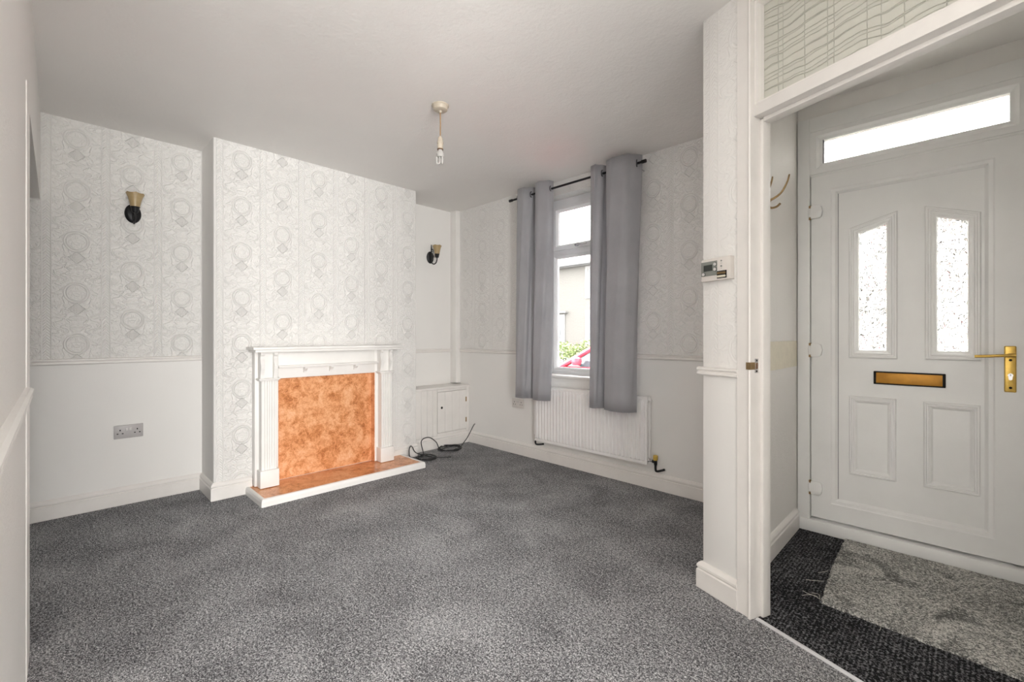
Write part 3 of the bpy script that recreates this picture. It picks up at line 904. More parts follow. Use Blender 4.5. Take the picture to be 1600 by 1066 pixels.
# ---- wall lamps (local +x points out of the wall)
def wall_lamp(loc, label, tilt):
    t = thing('wall_lamp', label, 'wall lamp', loc, 0.0, 'wall lamps in the alcoves')
    BI = M['black_iron']
    m = MB()
    n_ = 28
    prof = [(0.0, 0.0), (0.052, 0.0), (0.054, 0.006), (0.046, 0.014), (0.030, 0.019), (0.0, 0.021)]
    vs__, fs__ = [], []
    for i, (r, d) in enumerate(prof):
        for k in range(n_):
            w = 2 * PI * k / n_
            vs__.append((d, r * 0.80 * math.cos(w), -0.014 + r * 1.14 * math.sin(w)))
    for i in range(len(prof) - 1):
        for k in range(n_):
            l = (k + 1) % n_
            fs__.append((i * n_ + k, i * n_ + l, (i + 1) * n_ + l, (i + 1) * n_ + k))
    m.add(vs__, fs__)
    m.build('back_plate', BI, t, local=True, smooth=True)
    m = MB(); m.tube([(0.024, 0, -0.06), (0.026, 0, 0.0), (0.026, 0, 0.085), (0.026, 0, 0.112)], [0.006, 0.006, 0.0055, 0.003], 10); m.lathe([(0.0, 0.104), (0.007, 0.109), (0.0, 0.116)], 10, (0.026, 0, 0)); m.build('stem', BI, t, local=True, smooth=True)
    arm = catmull([(0.018, 0, -0.040), (0.030, 0, -0.066), (0.066, 0, -0.088), (0.104, 0, -0.080), (0.122, 0, -0.052), (0.124, 0, -0.024)], 7)
    m = MB(); m.tube(arm, 0.0055, 10); m.build('arm', BI, t, local=True, smooth=True)
    m = MB()
    for (c0, r0, a0, a1) in (((0.046, 0.055), 0.016, -2.6, 2.6), ((0.072, -0.008), 0.014, -0.8, 4.4), ((0.050, -0.045), 0.012, -3.6, 1.6)):
        m.tube([(c0[0] + r0 * (1 - 0.4 * i / 20) * math.cos(a0 + (a1 - a0) * i / 20), 0, c0[1] + r0 * (1 - 0.4 * i / 20) * math.sin(a0 + (a1 - a0) * i / 20)) for i in range(21)], 0.0022, 6)
    m.tube(catmull([(0.032, 0, 0.07), (0.062, 0, 0.045), (0.054, 0, 0.012), (0.078, 0, -0.022)], 6), 0.0022, 6)
    m.build('scroll', BI, t, local=True, smooth=True)
    R = Matrix.Translation((0.124, 0, -0.026)) @ Matrix.Rotation(tilt, 4, 'X')
    m = MB(); m.xf = R; m.lathe([(0.0, -0.004), (0.014, -0.004), (0.018, 0.006), (0.022, 0.028), (0.026, 0.034), (0.0, 0.034)], 20); m.build('cup', BI, t, local=True, smooth=True)
    def rim(i, w, r, z):
        wv = abs(math.sin(3 * w))
        if i in (3, 4): return r * (1 + 0.03 * wv), z + 0.006 * (1 - wv)
        return r, z
    m = MB(); m.xf = R; m.lathe([(0.024, 0.034), (0.029, 0.060), (0.036, 0.090), (0.046, 0.116), (0.043, 0.116), (0.033, 0.090), (0.026, 0.060), (0.020, 0.038)], 36, rim=rim)
    sh = m.build('lamp_shade', M['amber_glass'], t, local=True, smooth=True); sh['label'] = 'dull amber glass shade'
    return t
wall_lamp((XL, 0.352, 1.915), 'black wall lamp with amber shade in the left alcove above the socket', 0.0)
wall_lamp((XL, 2.700, 1.915), 'black scroll wall lamp with amber shade in the right alcove above cupboard', 0.0)

# ---- double sockets (local x along the wall, -y out of it)
def socket(loc, rotz, label, mat_):
    t = thing('wall_socket', label, 'socket', loc, rotz, 'double wall sockets')
    m = bx(-0.0735, 0.0735, -0.010, 0.0, -0.043, 0.043); m.build('face_plate', mat_, t, local=True, bevel=0.003)
    for s in (-0.009, 0.009):
        bx(s - 0.0065, s + 0.0065, -0.0135, -0.009, 0.006, 0.024).build('switch', M['rocker'], t, local=True, bevel=0.0015)
    for s in (-0.043, 0.043):
        m = bx(s - 0.003, s + 0.003, -0.0105, -0.0095, 0.006, 0.016); m.build('pin_hole', M['hole'], t, local=True)
        for d in (-0.0125, 0.0125):
            m = bx(s + d - 0.0042, s + d + 0.0042, -0.0105, -0.0095, -0.014, -0.008); m.build('pin_hole', M['hole'], t, local=True)
    return t
socket((XL, 0.331, 0.474), PI / 2, 'grey double power socket low on the left alcove wall', M['socket'])
socket((-2.914, YW, 0.472), 0.0, 'off-white double power socket low on the wall left of the radiator', M['socket_white'])

# ---- pendant light
pl = thing('pendant_light', 'bare pendant light with cream ceiling rose and unlit energy saving bulb', 'ceiling light', (-2.115, 1.547, 2.42))
px_, py_ = -2.115, 1.547
m = MB(); m.lathe([(0.0, 2.425), (0.049, 2.425), (0.049, 2.414), (0.044, 2.410), (0.040, 2.392), (0.034, 2.388), (0.010, 2.386), (0.006, 2.376), (0.0, 2.376)][::-1], 32, (px_, py_, 0)); m.build('ceiling_rose', M['cream_plastic'], pl, smooth=True)
m = MB(); m.tube([(px_, py_, 2.385), (px_ + 0.001, py_, 2.31), (px_, py_, 2.235)], 0.0034, 8); m.build('flex', M['old_flex'], pl, smooth=True)
m = MB(); m.lathe([(0.0, 2.166), (0.016, 2.166), (0.0165, 2.198), (0.0185, 2.200), (0.0185, 2.206), (0.0155, 2.208), (0.015, 2.222), (0.010, 2.236), (0.004, 2.242), (0.0, 2.242)], 24, (px_, py_, 0)); lh = m.build('lamp_holder', M['cream_plastic'], pl, smooth=True)
m = MB(); m.lathe([(0.0, 2.163), (0.0172, 2.163), (0.0172, 2.169), (0.0, 2.169)], 24, (px_, py_, 0)); m.build('holder_ring', M['brown_trim'], lh, smooth=True)
m = MB(); m.lathe([(0.0, 2.122), (0.020, 2.122), (0.0215, 2.138), (0.018, 2.150), (0.0125, 2.155), (0.012, 2.165), (0.0, 2.165)], 24, (px_, py_, 0)); bb = m.build('bulb', M['bulb'], pl, smooth=True)
for dx_, dy_ in ((-0.0085, -0.0085), (0.0085, 0.0085)):
    pts = [(px_ + dx_ - 0.006 * dy_ / abs(dy_), py_ + dy_ + 0.006, 2.123), (px_ + dx_ - 0.006 * dy_ / abs(dy_), py_ + dy_ + 0.006, 2.092), (px_ + dx_, py_ + dy_, 2.084), (px_ + dx_ + 0.006 * dy_ / abs(dy_), py_ + dy_ - 0.006, 2.092), (px_ + dx_ + 0.006 * dy_ / abs(dy_), py_ + dy_ - 0.006, 2.123)]
    m = MB(); m.tube(catmull(pts, 5), 0.0052, 10); m.build('bulb_tube', M['bulb'], bb, smooth=True)

# ---- curtain pole and curtains
RY, RZ = 2.880, 2.314
cr = thing('curtain_pole', 'thin black curtain pole across the window just below the ceiling', 'curtain pole', (-2.25, YW, RZ))
m = MB(); m.tube([(-2.85, RY, RZ), (-1.590, RY, RZ)], 0.0085, 14); m.build('pole', M['black_iron'], cr, smooth=True)
for x_, d in ((-2.85, -1), (-1.590, 1)):
    m = MB(); m.tube([(x_, RY, RZ), (x_ + d * 0.006, RY, RZ), (x_ + d * 0.008, RY, RZ), (x_ + d * 0.040, RY, RZ)], [0.0085, 0.0085, 0.0125, 0.0125], 14); m.build('finial', M['black_iron'], cr, smooth=True)
for x_ in (-2.550, -1.640):
    m = MB(); m.tube([(x_, YW, RZ - 0.012), (x_, RY, RZ - 0.012)], 0.005, 10); m.tube([(x_, RY, RZ - 0.024), (x_, RY, RZ - 0.009)], 0.007, 10); m.build('bracket', M['chrome'], cr, smooth=True)

def curtain(name, cps, label, ztop, zbot, seed, eyes):
    rnd = random.Random(seed)
    P = catmull([(a, b, 0) for a, b in cps], 9)
    P = [Vector((p.x * 0.983, (p.y - 2.93) * 0.86 + 2.880, 0)) for p in P]
    t = thing(name, label, 'curtain', (P[len(P) // 2].x, RY, zbot), 0, 'grey curtains at the window')
    m = MB(); rows = 16
    n_ = len(P); mid = sum(p.x for p in P) / n_; ymid = sum(p.y for p in P) / n_
    vs__ = []
    for j in range(rows + 1):
        f = j / rows; z = ztop + (zbot - ztop) * f
        for i, p in enumerate(P):
            amp = 1.0 - 0.18 * f + 0.10 * math.sin(3.1 * f + i * 0.15 + seed)
            x = mid + (p.x - mid) * (1 + 0.03 * math.sin(2.2 * f + seed)) + 0.006 * math.sin(5 * f + i * 0.31)
            y = ymid + (p.y - ymid) * amp + 0.003 * math.sin(7 * f + i * 0.5 + seed) - 0.032 * f
            vs__.append((x, y, z))
    fs__ = [(j * n_ + i, j * n_ + i + 1, (j + 1) * n_ + i + 1, (j + 1) * n_ + i) for j in range(rows) for i in range(n_ - 1)]
    m.add(vs__, fs__)
    o = m.build('fabric', M['curtain'], t, smooth=True, angle=80)
    sd = o.modifiers.new('thickness', 'SOLIDIFY'); sd.thickness = 0.003; sd.offset = 0
    for (ex, ang) in [(e_ * 0.983, g_) for e_, g_ in eyes]:
        m = MB()
        d = Vector((math.cos(ang), math.sin(ang), 0)); 
        a1 = Vector((-d.y, d.x, 0)); a2 = Vector((0, 0, 1))
        m.tube([Vector((ex, RY, RZ)) + (a1 * math.cos(2 * PI * k / 24) + a2 * math.sin(2 * PI * k / 24)) * 0.0235 for k in range(24)], 0.0045, 8, closed=True)
        m.build('eyelet', M['eyelet'], t, smooth=True)
    return t
curtain('curtain', [(-2.85, 2.985), (-2.825, 2.93), (-2.79, 2.885), (-2.735, 2.870), (-2.69, 2.895), (-2.668, 2.935), (-2.645, 2.975), (-2.617, 2.98), (-2.600, 2.935), (-2.585, 2.885), (-2.545, 2.858), (-2.49, 2.865), (-2.455, 2.905), (-2.436, 2.955)],
        'grey satin curtain left of the window above the power socket', 2.378, 0.563, 1.0, ((-2.828, 0.3), (-2.668, 0.2), (-2.600, 0.2), (-2.447, 0.3)))
curtain('curtain', [(-2.045, 2.975), (-2.030, 2.93), (-2.005, 2.885), (-1.975, 2.870), (-1.950, 2.895), (-1.937, 2.935), (-1.922, 2.975), (-1.902, 2.985), (-1.885, 2.935), (-1.868, 2.880), (-1.82, 2.852), (-1.755, 2.845), (-1.695, 2.865), (-1.655, 2.915), (-1.634, 2.965)],
        'grey satin curtain right of the window hanging in front of the radiator', 2.378, 0.560, 2.4, ((-2.032, 0.3), (-1.937, 0.2), (-1.885, 0.2), (-1.647, 0.4)))

# ---- radiator
rd = thing('radiator', 'white ribbed panel radiator under the window', 'radiator', (-2.11, 2.95, 0.185))
rx0, rx1, ry = -2.640, -1.575, 2.930
m = MB()
npan = 32; pitch = (rx1 - rx0 - 0.02) / npan
xs = [(rx0, 0.0), (rx0 + 0.010, 0.0)]
for k in range(npan):
    s = rx0 + 0.010 + k * pitch
    xs += [(s + pitch * 0.16, 0.0), (s + pitch * 0.30, 1.0), (s + pitch * 0.70, 1.0), (s + pitch * 0.84, 0.0)]
xs += [(rx1 - 0.010, 0.0), (rx1, 0.0)]
zr = [(0.185, 0.0), (0.206, 0.0), (0.216, 1.0), (0.634, 1.0), (0.644, 0.0), (0.665, 0.0)]
n_ = len(xs)
vs__ = [(x, ry + 0.010 - 0.010 * a * b, z) for z, a in zr for x, b in xs]
fs__ = [(j * n_ + i, j * n_ + i + 1, (j + 1) * n_ + i + 1, (j + 1) * n_ + i) for j in range(len(zr) - 1) for i in range(n_ - 1)]
m.add(vs__, fs__)
m.build('front_panel', M['radiator'], rd)
m = MB(); m.box(rx0, rx1, ry + 0.0112, ry + 0.020, 0.185, 0.665); m.build('panel_core', M['radiator'], rd, bevel=0.003)
m = MB(); m.box(rx0, rx1, ry + 0.056, ry + 0.068, 0.185, 0.665); m.build('back_panel', M['radiator'], rd, bevel=0.003)
m = MB(); m.box(rx0 + 0.02, rx1 - 0.02, ry + 0.020, ry + 0.056, 0.652, 0.664); m.build('top_grille', M['radiator'], rd)
m = MB(); m.tube([(rx1 - 0.012, ry + 0.016, 0.640), (rx1 - 0.012, ry + 0.058, 0.640)], 0.016, 14); m.tube([(rx1 - 0.012, ry + 0.036, 0.640), (rx1 + 0.016, ry + 0.036, 0.640)], 0.012, 14); m.build('bleed_plug', M['radiator'], rd, smooth=True)
m = MB(); m.tube([(rx1 - 0.012, ry + 0.016, 0.212), (rx1 - 0.012, ry + 0.058, 0.212)], 0.016, 14); m.tube([(rx1 - 0.012, ry + 0.036, 0.212), (rx1 + 0.045, ry + 0.036, 0.212)], 0.008, 12); m.build('valve_tail', M['chrome'], rd, smooth=True)
vx = rx1 + 0.052
m = MB(); m.lathe([(0.0, 0.190), (0.011, 0.190), (0.012, 0.224), (0.0, 0.224)], 14, (vx, ry + 0.036, 0)); m.tube([(rx1 + 0.030, ry + 0.036, 0.212), (vx, ry + 0.036, 0.212)], 0.012, 10); m.build('valve_body', M['black_iron'], rd, smooth=True)
m = MB(); m.lathe([(0.0, 0.222), (0.014, 0.222), (0.0165, 0.230), (0.0165, 0.252), (0.013, 0.258), (0.0, 0.258)], 14, (vx, ry + 0.036, 0)); vc = m.build('valve_cap', M['valve_yellow'], rd); vc['label'] = 'yellow valve cap'
m = MB(); m.tube(catmull([(vx, ry + 0.036, 0.195), (vx, ry + 0.036, 0.160), (vx + 0.006, ry + 0.042, 0.145), (vx + 0.03, ry + 0.066, 0.150), (vx + 0.046, YW - 0.009, 0.157)], 5), 0.0078, 10); m.build('supply_pipe', M['black_iron'], rd, smooth=True)
m = MB(); m.tube([(rx0 + 0.012, ry + 0.016, 0.212), (rx0 - 0.006, ry + 0.036, 0.212)], 0.010, 10); m.lathe([(0.0, 0.190), (0.010, 0.190), (0.010, 0.232), (0.0, 0.236)], 12, (rx0 - 0.008, ry + 0.03, 0)); m.build('valve_body', M['antique'], rd, smooth=True)
m = MB(); m.tube(catmull([(rx0 - 0.008, ry + 0.03, 0.195), (rx0 - 0.008, ry + 0.03, 0.160), (rx0 + 0.002, ry + 0.036, 0.146), (rx0 + 0.03, ry + 0.064, 0.146), (rx0 + 0.043, YW - 0.009, 0.148)], 5), 0.0078, 10); m.build('return_pipe', M['black_iron'], rd, smooth=True)
for x_ in (rx0 + 0.18, rx1 - 0.18):
    m = MB(); m.box(x_ - 0.02, x_ + 0.02, ry + 0.066, YW - 0.001, 0.25, 0.58); m.build('wall_bracket', M['radiator'], rd)

# ---- thermostat on the pillar
th = thing('thermostat', 'off-white room thermostat with grey display and open battery bay on the pillar', 'thermostat', (Q.x, Q.y, 0), PA)
sa, sb, za, zb = 0.040, 0.184, 1.330, 1.424
m = bx(sa, sb, -0.026, 0.0, za, zb); m.build('case', M['therm'], th, local=True, bevel=0.003)
m = bx(sa + 0.002, sa + 0.082, -0.0285, -0.0255, za + 0.022, zb - 0.012); fa = m.build('display_fascia', M['fascia'], th, local=True, bevel=0.001)
m = bx(sa + 0.016, sa + 0.060, -0.0295, -0.0280, za + 0.042, za + 0.068); m.build('screen', M['lcd'], fa, local=True)
for (s, z) in ((sa + 0.074, za + 0.067), (sa + 0.074, za + 0.046), (sa + 0.016, za + 0.030)):
    m = MB(); m.tube([(s, -0.0325, z), (s, -0.028, z)], 0.0065, 14); m.build('button', M['rocker'], fa, local=True, smooth=True)
    m = MB(); m.tube([(s, -0.0295, z), (s, -0.0283, z)], 0.0085, 16); m.build('button_surround', M['lcd'], fa, local=True)
for (z, r) in ((za + 0.078, 0.0035), (za + 0.056, 0.0042)):
    m = MB(); m.tube([(sa + 0.102, -0.0268, z), (sa + 0.102, -0.0255, z)], r, 12); m.build('printed_mark', M['fascia'], th, local=True)
m = bx(sa + 0.098, sa + 0.106, -0.0268, -0.0255, za + 0.0675, za + 0.069); m.build('printed_mark', M['fascia'], th, local=True)
m = bx(sa + 0.1, sa + 0.104, -0.0268, -0.0255, za + 0.0465, za + 0.048); m.build('printed_mark', M['fascia'], th, local=True)
m = bx(sa + 0.082, sa + 0.128, -0.0275, -0.0255, za + 0.006, za + 0.037); bay = m.build('battery_bay', M['hole'], th, local=True)
for i, z in enumerate((za + 0.014, za + 0.028)):
    m = MB(); m.tube([(sa + 0.086, -0.0275, z), (sa + 0.122, -0.0275, z)], 0.0048, 12); m.tube([(sa + 0.122, -0.0275, z), (sa + 0.125, -0.0275, z)], 0.002, 8)
    m.build('battery', M['bare_band'] if i == 0 else M['antique'], bay, local=True, smooth=True)

# ---- coat hook on the lobby wall (hidden mostly behind the jamb)
ch = thing('coat_hook', 'antique brass coat hook with curved prongs on the lobby wall', 'coat hook', (LOB, 2.44, 1.75))
AN = M['antique']
m = MB(); m.prism([(2.425 + 0.016 * math.cos(w), 1.755 + 0.05 * math.sin(w)) for w in [2 * PI * k / 20 for k in range(20)]], lambda p, q, t: (t, p, q), LOB, LOB + 0.005); m.build('base_plate', AN, ch, bevel=0.0015)
HB = (LOB + 0.004, 2.43, 1.755)
m = MB(); pts = catmull([HB, (LOB + 0.030, 2.432, 1.760), (LOB + 0.062, 2.44, 1.785), (LOB + 0.085, 2.445, 1.830), (LOB + 0.094, 2.447, 1.865)], 6)
m.tube(pts, [0.0062 - 0.003 * i / len(pts) for i in range(len(pts))], 10); m.build('prong', AN, ch, smooth=True)
m = MB(); pts = catmull([(LOB + 0.004, 2.41, 1.785), (LOB + 0.020, 2.395, 1.800), (LOB + 0.036, 2.380, 1.830), (LOB + 0.040, 2.378, 1.850)], 6)
m.tube(pts, [0.006 - 0.003 * i / len(pts) for i in range(len(pts))], 10); m.build('prong', AN, ch, smooth=True)
m = MB(); pts = catmull([(LOB + 0.018, 2.431, 1.757), (LOB + 0.010, 2.43, 1.735), (LOB + 0.020, 2.43, 1.717), (LOB + 0.042, 2.432, 1.718), (LOB + 0.055, 2.434, 1.728)], 6)
m.tube(pts, 0.005, 10); m.lathe([(0.0, -0.007), (0.007, 0.0), (0.0, 0.007)], 12, (LOB + 0.056, 2.434, 1.729)); m.build('lower_hook', AN, ch, smooth=True)

# ---- carpet offcut in the lobby
rg = thing('carpet_offcut', 'pale grey carpet offcut with frayed edge used as door mat', 'mat', (-0.05, 2.6, 0))
rn = random.Random(3)
ed = []
A_, B_, C_, D_ = Vector((-0.405, 2.215)), Vector((0.355, 2.150)), Vector((0.355, 2.978)), Vector((-0.437, 2.978))
for (p, q, k, j) in ((A_, B_, 60, 0.003), (B_, C_, 6, 0.0), (C_, D_, 40, 0.003), (D_, A_, 70, 0.005)):
    for i in range(k):
        t = i / k; w = p.lerp(q, t)
        dirv = (q - p).normalized(); nn = Vector((-dirv.y, dirv.x))
        ed.append(tuple(w + nn * (rn.uniform(-j, j) - 0.008 * math.sin(t * PI) * (1 if p is D_ else 0))))
m = MB(); m.prism(ed, lambda p, q, t: (p, q, t), -0.002, 0.011); m.build('pile', M['offcut'], rg)
for (x_, y_, dx_, dy_, l, bnd) in ((-0.425, 2.24, -0.9, 0.35, 0.06, 0.02), (-0.41, 2.222, -0.95, -0.1, 0.065, -0.012), (-0.43, 2.40, -0.8, -0.35, 0.07, 0.015), (-0.437, 2.52, -0.5, -0.6, 0.05, 0.012), (-0.23, 2.195, 0.3, -0.8, 0.045, 0.01), (-0.415, 2.23, -0.6, 0.6, 0.05, -0.012)):
    d = Vector((dx_, dy_)).normalized(); nn = Vector((-d.y, d.x))
    pts = [(x_ + d.x * l * k / 6 + nn.x * bnd * math.sin(PI * k / 6), y_ + d.y * l * k / 6 + nn.y * bnd * math.sin(PI * k / 6), 0.009 - 0.006 * k / 6 + 0.006 * math.sin(PI * k / 6)) for k in range(7)]
    m = MB(); m.tube(pts, 0.0008, 5); m.build('loose_thread', M['thread'], rg)

# ================================================================== OUTSIDE
GZ = -0.28
m = bx(-60, 40, 3.32, 5.2, GZ - 0.2, GZ + 0.10); struct(m.build('ground_pavement', M['pavement']), 'grey pavement outside the front wall', 'pavement')
m = bx(-60, 40, 5.2, 11.5, GZ - 0.2, GZ); struct(m.build('ground_road', M['road']), 'grey asphalt road outside the window', 'road')
m = bx(-60, 40, 11.5, 60, GZ - 0.2, GZ + 0.10); struct(m.build('ground_garden', M['pavement']), 'pale front gardens across the road', 'ground')
m = bx(XR + 0.2, 40, -40, 3.3, GZ - 0.2, GZ + 0.1); m.box(-40, XR + 0.2, -40, YB - 0.12, GZ - 0.2, GZ + 0.1); struct(m.build('ground_yard', M['paving']), 'pale paved yard around the house, outside the picture', 'ground')

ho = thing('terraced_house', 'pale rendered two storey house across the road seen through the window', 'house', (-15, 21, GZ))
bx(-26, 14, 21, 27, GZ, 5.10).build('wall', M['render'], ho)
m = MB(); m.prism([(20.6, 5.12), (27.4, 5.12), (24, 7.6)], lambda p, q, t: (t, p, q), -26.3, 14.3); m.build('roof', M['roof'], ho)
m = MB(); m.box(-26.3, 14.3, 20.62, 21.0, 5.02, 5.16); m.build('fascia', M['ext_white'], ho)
m = MB(); m.tube([(-26.3, 20.56, 5.10), (14.3, 20.56, 5.10)], 0.06, 10); m.build('gutter', M['ext_grey'], ho)
for (xa, xb_, z0, z1) in ((-14.85, -13.1, 3.35, 4.85), (-14.85, -13.1, 0.72, 2.35), (-18.7, -17.25, 3.35, 4.85), (-22.4, -20.9, 3.35, 4.85), (-22.4, -20.9, 0.72, 2.35), (-9.5, -7.8, 3.35, 4.85), (-9.5, -7.8, 0.72, 2.35), (-4.2, -2.5, 3.35, 4.85), (-4.2, -2.5, 0.72, 2.35), (1.0, 2.7, 3.35, 4.85), (1.0, 2.7, 0.72, 2.35)):
    m = MB(); m.ring([(xa - 0.16, z0 - 0.16), (xb_ + 0.16, z0 - 0.16), (xb_ + 0.16, z1 + 0.16), (xa - 0.16, z1 + 0.16)], [(0, 0), (0, 0.05), (0.16, 0.05), (0.16, 0.02), (0.24, 0.02), (0.24, -0.05)], lambda p, q, h_: (p, 21 - h_, q))
    w_ = m.build('window', M['ext_white'], ho)
    bx(xa, xb_, 20.985, 20.995, z0, z1).build('pane', M['ext_pane'], w_)
    zt = z0 + (z1 - z0) * 0.66
    bx(xa, xb_, 20.96, 20.99, zt - 0.04, zt + 0.04).build('transom', M['ext_white'], w_)
    bx((xa + xb_) / 2 - 0.04, (xa + xb_) / 2 + 0.04, 20.96, 20.99, z0, z1).build('mullion', M['ext_white'], w_)
m = bx(-17.42, -16.45, 20.94, 21.0, GZ + 0.1, 2.35); dd = m.build('front_door', M['ext_white'], ho)
m = MB(); m.prism([(-16.93 + 0.17 * math.cos(2 * PI * k / 24), 1.25 + 0.42 * math.sin(2 * PI * k / 24)) for k in range(24)], lambda p, q, t: (p, t, q), 20.92, 20.94); m.build('door_light', M['ext_pane'], dd)
m = bx(-17.65, -16.25, 20.75, 21.0, 2.42, 2.52); m.build('door_canopy', M['ext_white'], dd)

hg = thing('garden_hedge', 'scruffy green hedge in front of the house across the road', 'hedge', (-11, 15.2, GZ))
rn = random.Random(11)
m = MB()
for i in range(5200):
    x = rn.uniform(-14.5, -6.5); y = 15.2 + rn.uniform(-0.4, 0.4); top = 0.72 + 0.12 * math.sin(x * 2.3) + 0.08 * math.sin(x * 5.1)
    z = GZ + 0.1 + (top - GZ) * (rn.random() ** 0.6)
    a = rn.uniform(0, 2 * PI); b = rn.uniform(-0.9, 0.9); s = rn.uniform(0.035, 0.075)
    u = Vector((math.cos(a), math.sin(a) * math.cos(b), math.sin(b))) * s
    v = Vector((-math.sin(a) * 0.5, math.cos(a) * 0.5, rn.uniform(0.3, 1.0))).normalized() * s * 0.6
    c = Vector((x, y, z))
    m.add([c - u, c + v, c + u, c - v], [(0, 1, 2, 3)])
o = m.build('foliage', M['leaf'], hg); o['kind'] = 'stuff'
m = MB()
for i in range(60):
    x = rn.uniform(-14.4, -6.6); y = 15.2 + rn.uniform(-0.2, 0.2)
    m.tube([(x, y, GZ), (x + rn.uniform(-.1, .1), y, 0.25), (x + rn.uniform(-.25, .25), y + rn.uniform(-.1, .1), 0.85)], [0.02, 0.012, 0.004], 5)
o = m.build('twigs', M['twig'], hg); o['kind'] = 'stuff'

# parked car, bonnet to the left
ca = thing('parked_car', 'red hatchback car parked at the kerb outside the window', 'car', (-3.6, 6.65, GZ))
cy0, cy1 = 5.80, 7.50
side = [(-5.72, 0.02), (-5.74, 0.22), (-5.70, 0.34), (-5.45, 0.45), (-4.80, 0.57), (-4.62, 0.60), (-2.05, 0.66), (-1.72, 0.62), (-1.66, 0.40), (-1.64, 0.10), (-1.70, -0.06), (-5.60, -0.06)]
def car_slab(poly, yfun):
    m = MB(); n_ = len(poly); cuts = [0.0, 0.06, 0.15, 0.85, 0.94, 1.0]
    vs__ = []
    for c_ in cuts:
        k = yfun(c_)
        for (x, z) in poly: vs__.append((-3.69 + (x + 3.69) * k[0], cy0 + (cy1 - cy0) * c_, 0.3 + (z - 0.3) * k[1]))
    fs__ = []
    for i in range(len(cuts) - 1):
        for j in range(n_):
            l = (j + 1) % n_
            fs__.append((i * n_ + j, i * n_ + l, (i + 1) * n_ + l, (i + 1) * n_ + j))
    fs__ += [tuple(range(n_)), tuple(range((len(cuts) - 1) * n_, len(cuts) * n_))[::-1]]
    return m.add(vs__, fs__)
ef = lambda c_: (0.965, 0.95) if c_ in (0.0, 1.0) else ((0.985, 0.985) if c_ in (0.06, 0.94) else (1, 1))
car_slab(side, ef).build('body', M['red_paint'], ca, smooth=True, angle=50)
gh = [(-4.66, 0.585), (-3.86, 1.04), (-3.55, 1.13), (-2.70, 1.15), (-2.25, 1.08), (-1.80, 0.64)]
m = MB(); n_ = len(gh); 
rows_ = []
for y, k in ((cy0 + 0.03, 0), (cy0 + 0.17, 1), (cy1 - 0.17, 1), (cy1 - 0.03, 0)):
    rows_.append((y, k))
# roof and pillars as bars, glass as panels set between them
yb0, yb1, yt0, yt1 = cy0 + 0.05, cy1 - 0.05, cy0 + 0.20, cy1 - 0.20
def yat(z, near):
    f = max(0, min(1, (z - 0.6) / 0.55))
    return (yb0 + (yt0 - yb0) * f) if near else (yb1 + (yt1 - yb1) * f)
m = MB()
roof = [(-3.90, 1.03), (-3.55, 1.135), (-2.70, 1.155), (-2.22, 1.09)]
vs__ = []
for x, z in roof: vs__ += [(x, yat(z, True), z), (x, yat(z, False), z), (x, yat(z, False), z - 0.05), (x, yat(z, True), z - 0.05)]
fs__ = []
for i in range(len(roof) - 1):
    for j in range(4):
        fs__.append((i * 4 + j, i * 4 + (j + 1) % 4, (i + 1) * 4 + (j + 1) % 4, (i + 1) * 4 + j))
fs__ += [(0, 1, 2, 3), (12, 13, 14, 15)]
m.add(vs__, fs__); m.build('roof', M['red_paint'], ca)
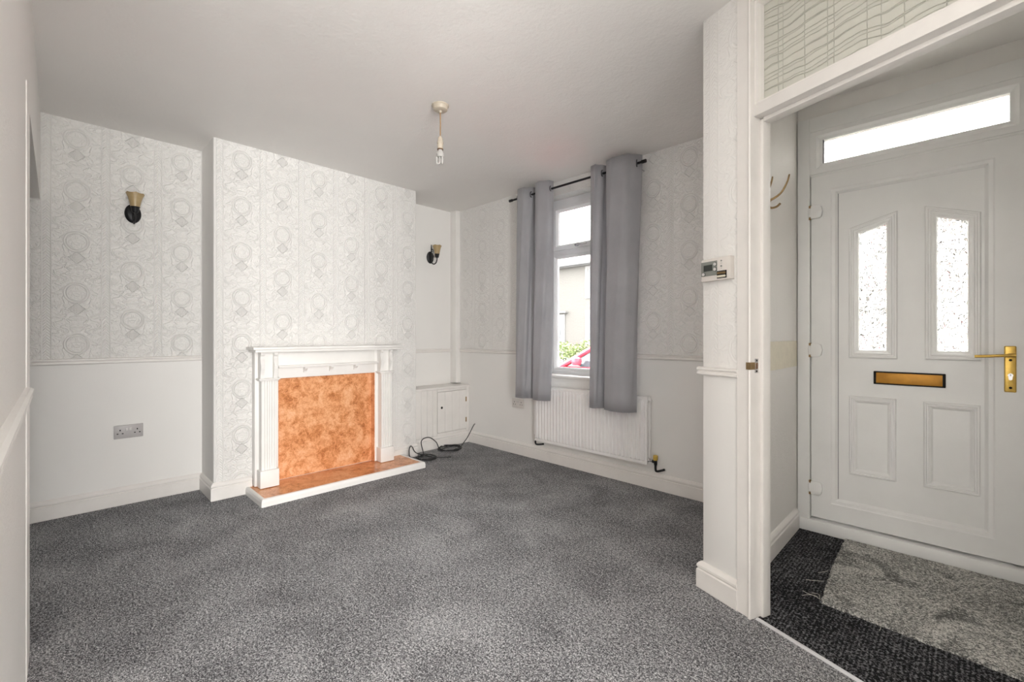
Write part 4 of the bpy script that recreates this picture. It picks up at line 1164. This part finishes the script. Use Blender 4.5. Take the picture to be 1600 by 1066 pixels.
for near in (True, False):
    m = MB()
    for (xa, za_, xb_, zb_, r) in ((-4.70, 0.58, -3.88, 1.03, 0.040), (-3.88, 1.03, -3.55, 1.12, 0.040), (-3.30, 0.62, -3.25, 1.12, 0.035), (-1.82, 0.64, -2.24, 1.08, 0.055), (-3.55, 1.12, -2.24, 1.10, 0.035)):
        m.tube([(xa, yat(za_, near), za_), (xb_, yat(zb_, near), zb_)], r, 8)
    m.build('pillar', M['red_paint'], ca, smooth=True)
    m = MB(); g_ = [(-4.55, 0.60), (-3.88, 1.01), (-3.55, 1.09), (-2.30, 1.07), (-1.90, 0.64)]
    e0 = 0.012 if near else -0.012
    m.add([(x, yat(z, near) + e0, z) for x, z in g_], [(0, 1, 2, 3, 4)]); m.build('side_glass', M['car_glass'], ca)
m = MB(); m.add([(-4.66, yb0 + 0.05, 0.585), (-4.66, yb1 - 0.05, 0.585), (-3.90, yt1 - 0.02, 1.005), (-3.90, yt0 + 0.02, 1.005)], [(0, 1, 2, 3)]); m.build('windscreen', M['car_glass'], ca)
m = MB(); m.add([(-1.80, yb0 + 0.05, 0.63), (-1.80, yb1 - 0.05, 0.63), (-2.24, yt1 - 0.02, 1.07), (-2.24, yt0 + 0.02, 1.07)], [(0, 1, 2, 3)]); m.build('rear_glass', M['car_glass'], ca)
for x_ in (-5.05, -2.35):
    for y_ in (cy0 + 0.09, cy1 - 0.09):
        m = MB(); m.tube([(x_, y_ - 0.10, GZ + 0.30), (x_, y_ + 0.10, GZ + 0.30)], 0.30, 28); wh = m.build('wheel', M['tyre'], ca)
        yy = y_ - 0.105 if y_ < 6.6 else y_ + 0.105
        m = MB(); m.tube([(x_, yy, GZ + 0.30), (x_, yy + (0.02 if y_ < 6.6 else -0.02), GZ + 0.30)], 0.19, 24); m.build('hub_cap', M['chrome'], wh)
m = MB(); m.lathe([(0.0, 0.635), (0.06, 0.64), (0.085, 0.69), (0.075, 0.75), (0.0, 0.77)], 14, (-4.26, cy0 - 0.08, 0)); mi = m.build('wing_mirror', M['red_paint'], ca, smooth=True)
m = MB(); m.tube([(-4.30, cy0 + 0.06, 0.64), (-4.26, cy0 - 0.06, 0.66)], 0.022, 8); m.build('mirror_stalk', M['tyre'], mi)
m = MB(); m.box(-5.735, -5.66, cy0 + 0.12, cy0 + 0.45, 0.22, 0.36); m.build('headlamp', M['chrome'], ca, bevel=0.02)
m = MB(); m.box(-5.735, -5.66, cy1 - 0.45, cy1 - 0.12, 0.22, 0.36); m.build('headlamp', M['chrome'], ca, bevel=0.02)
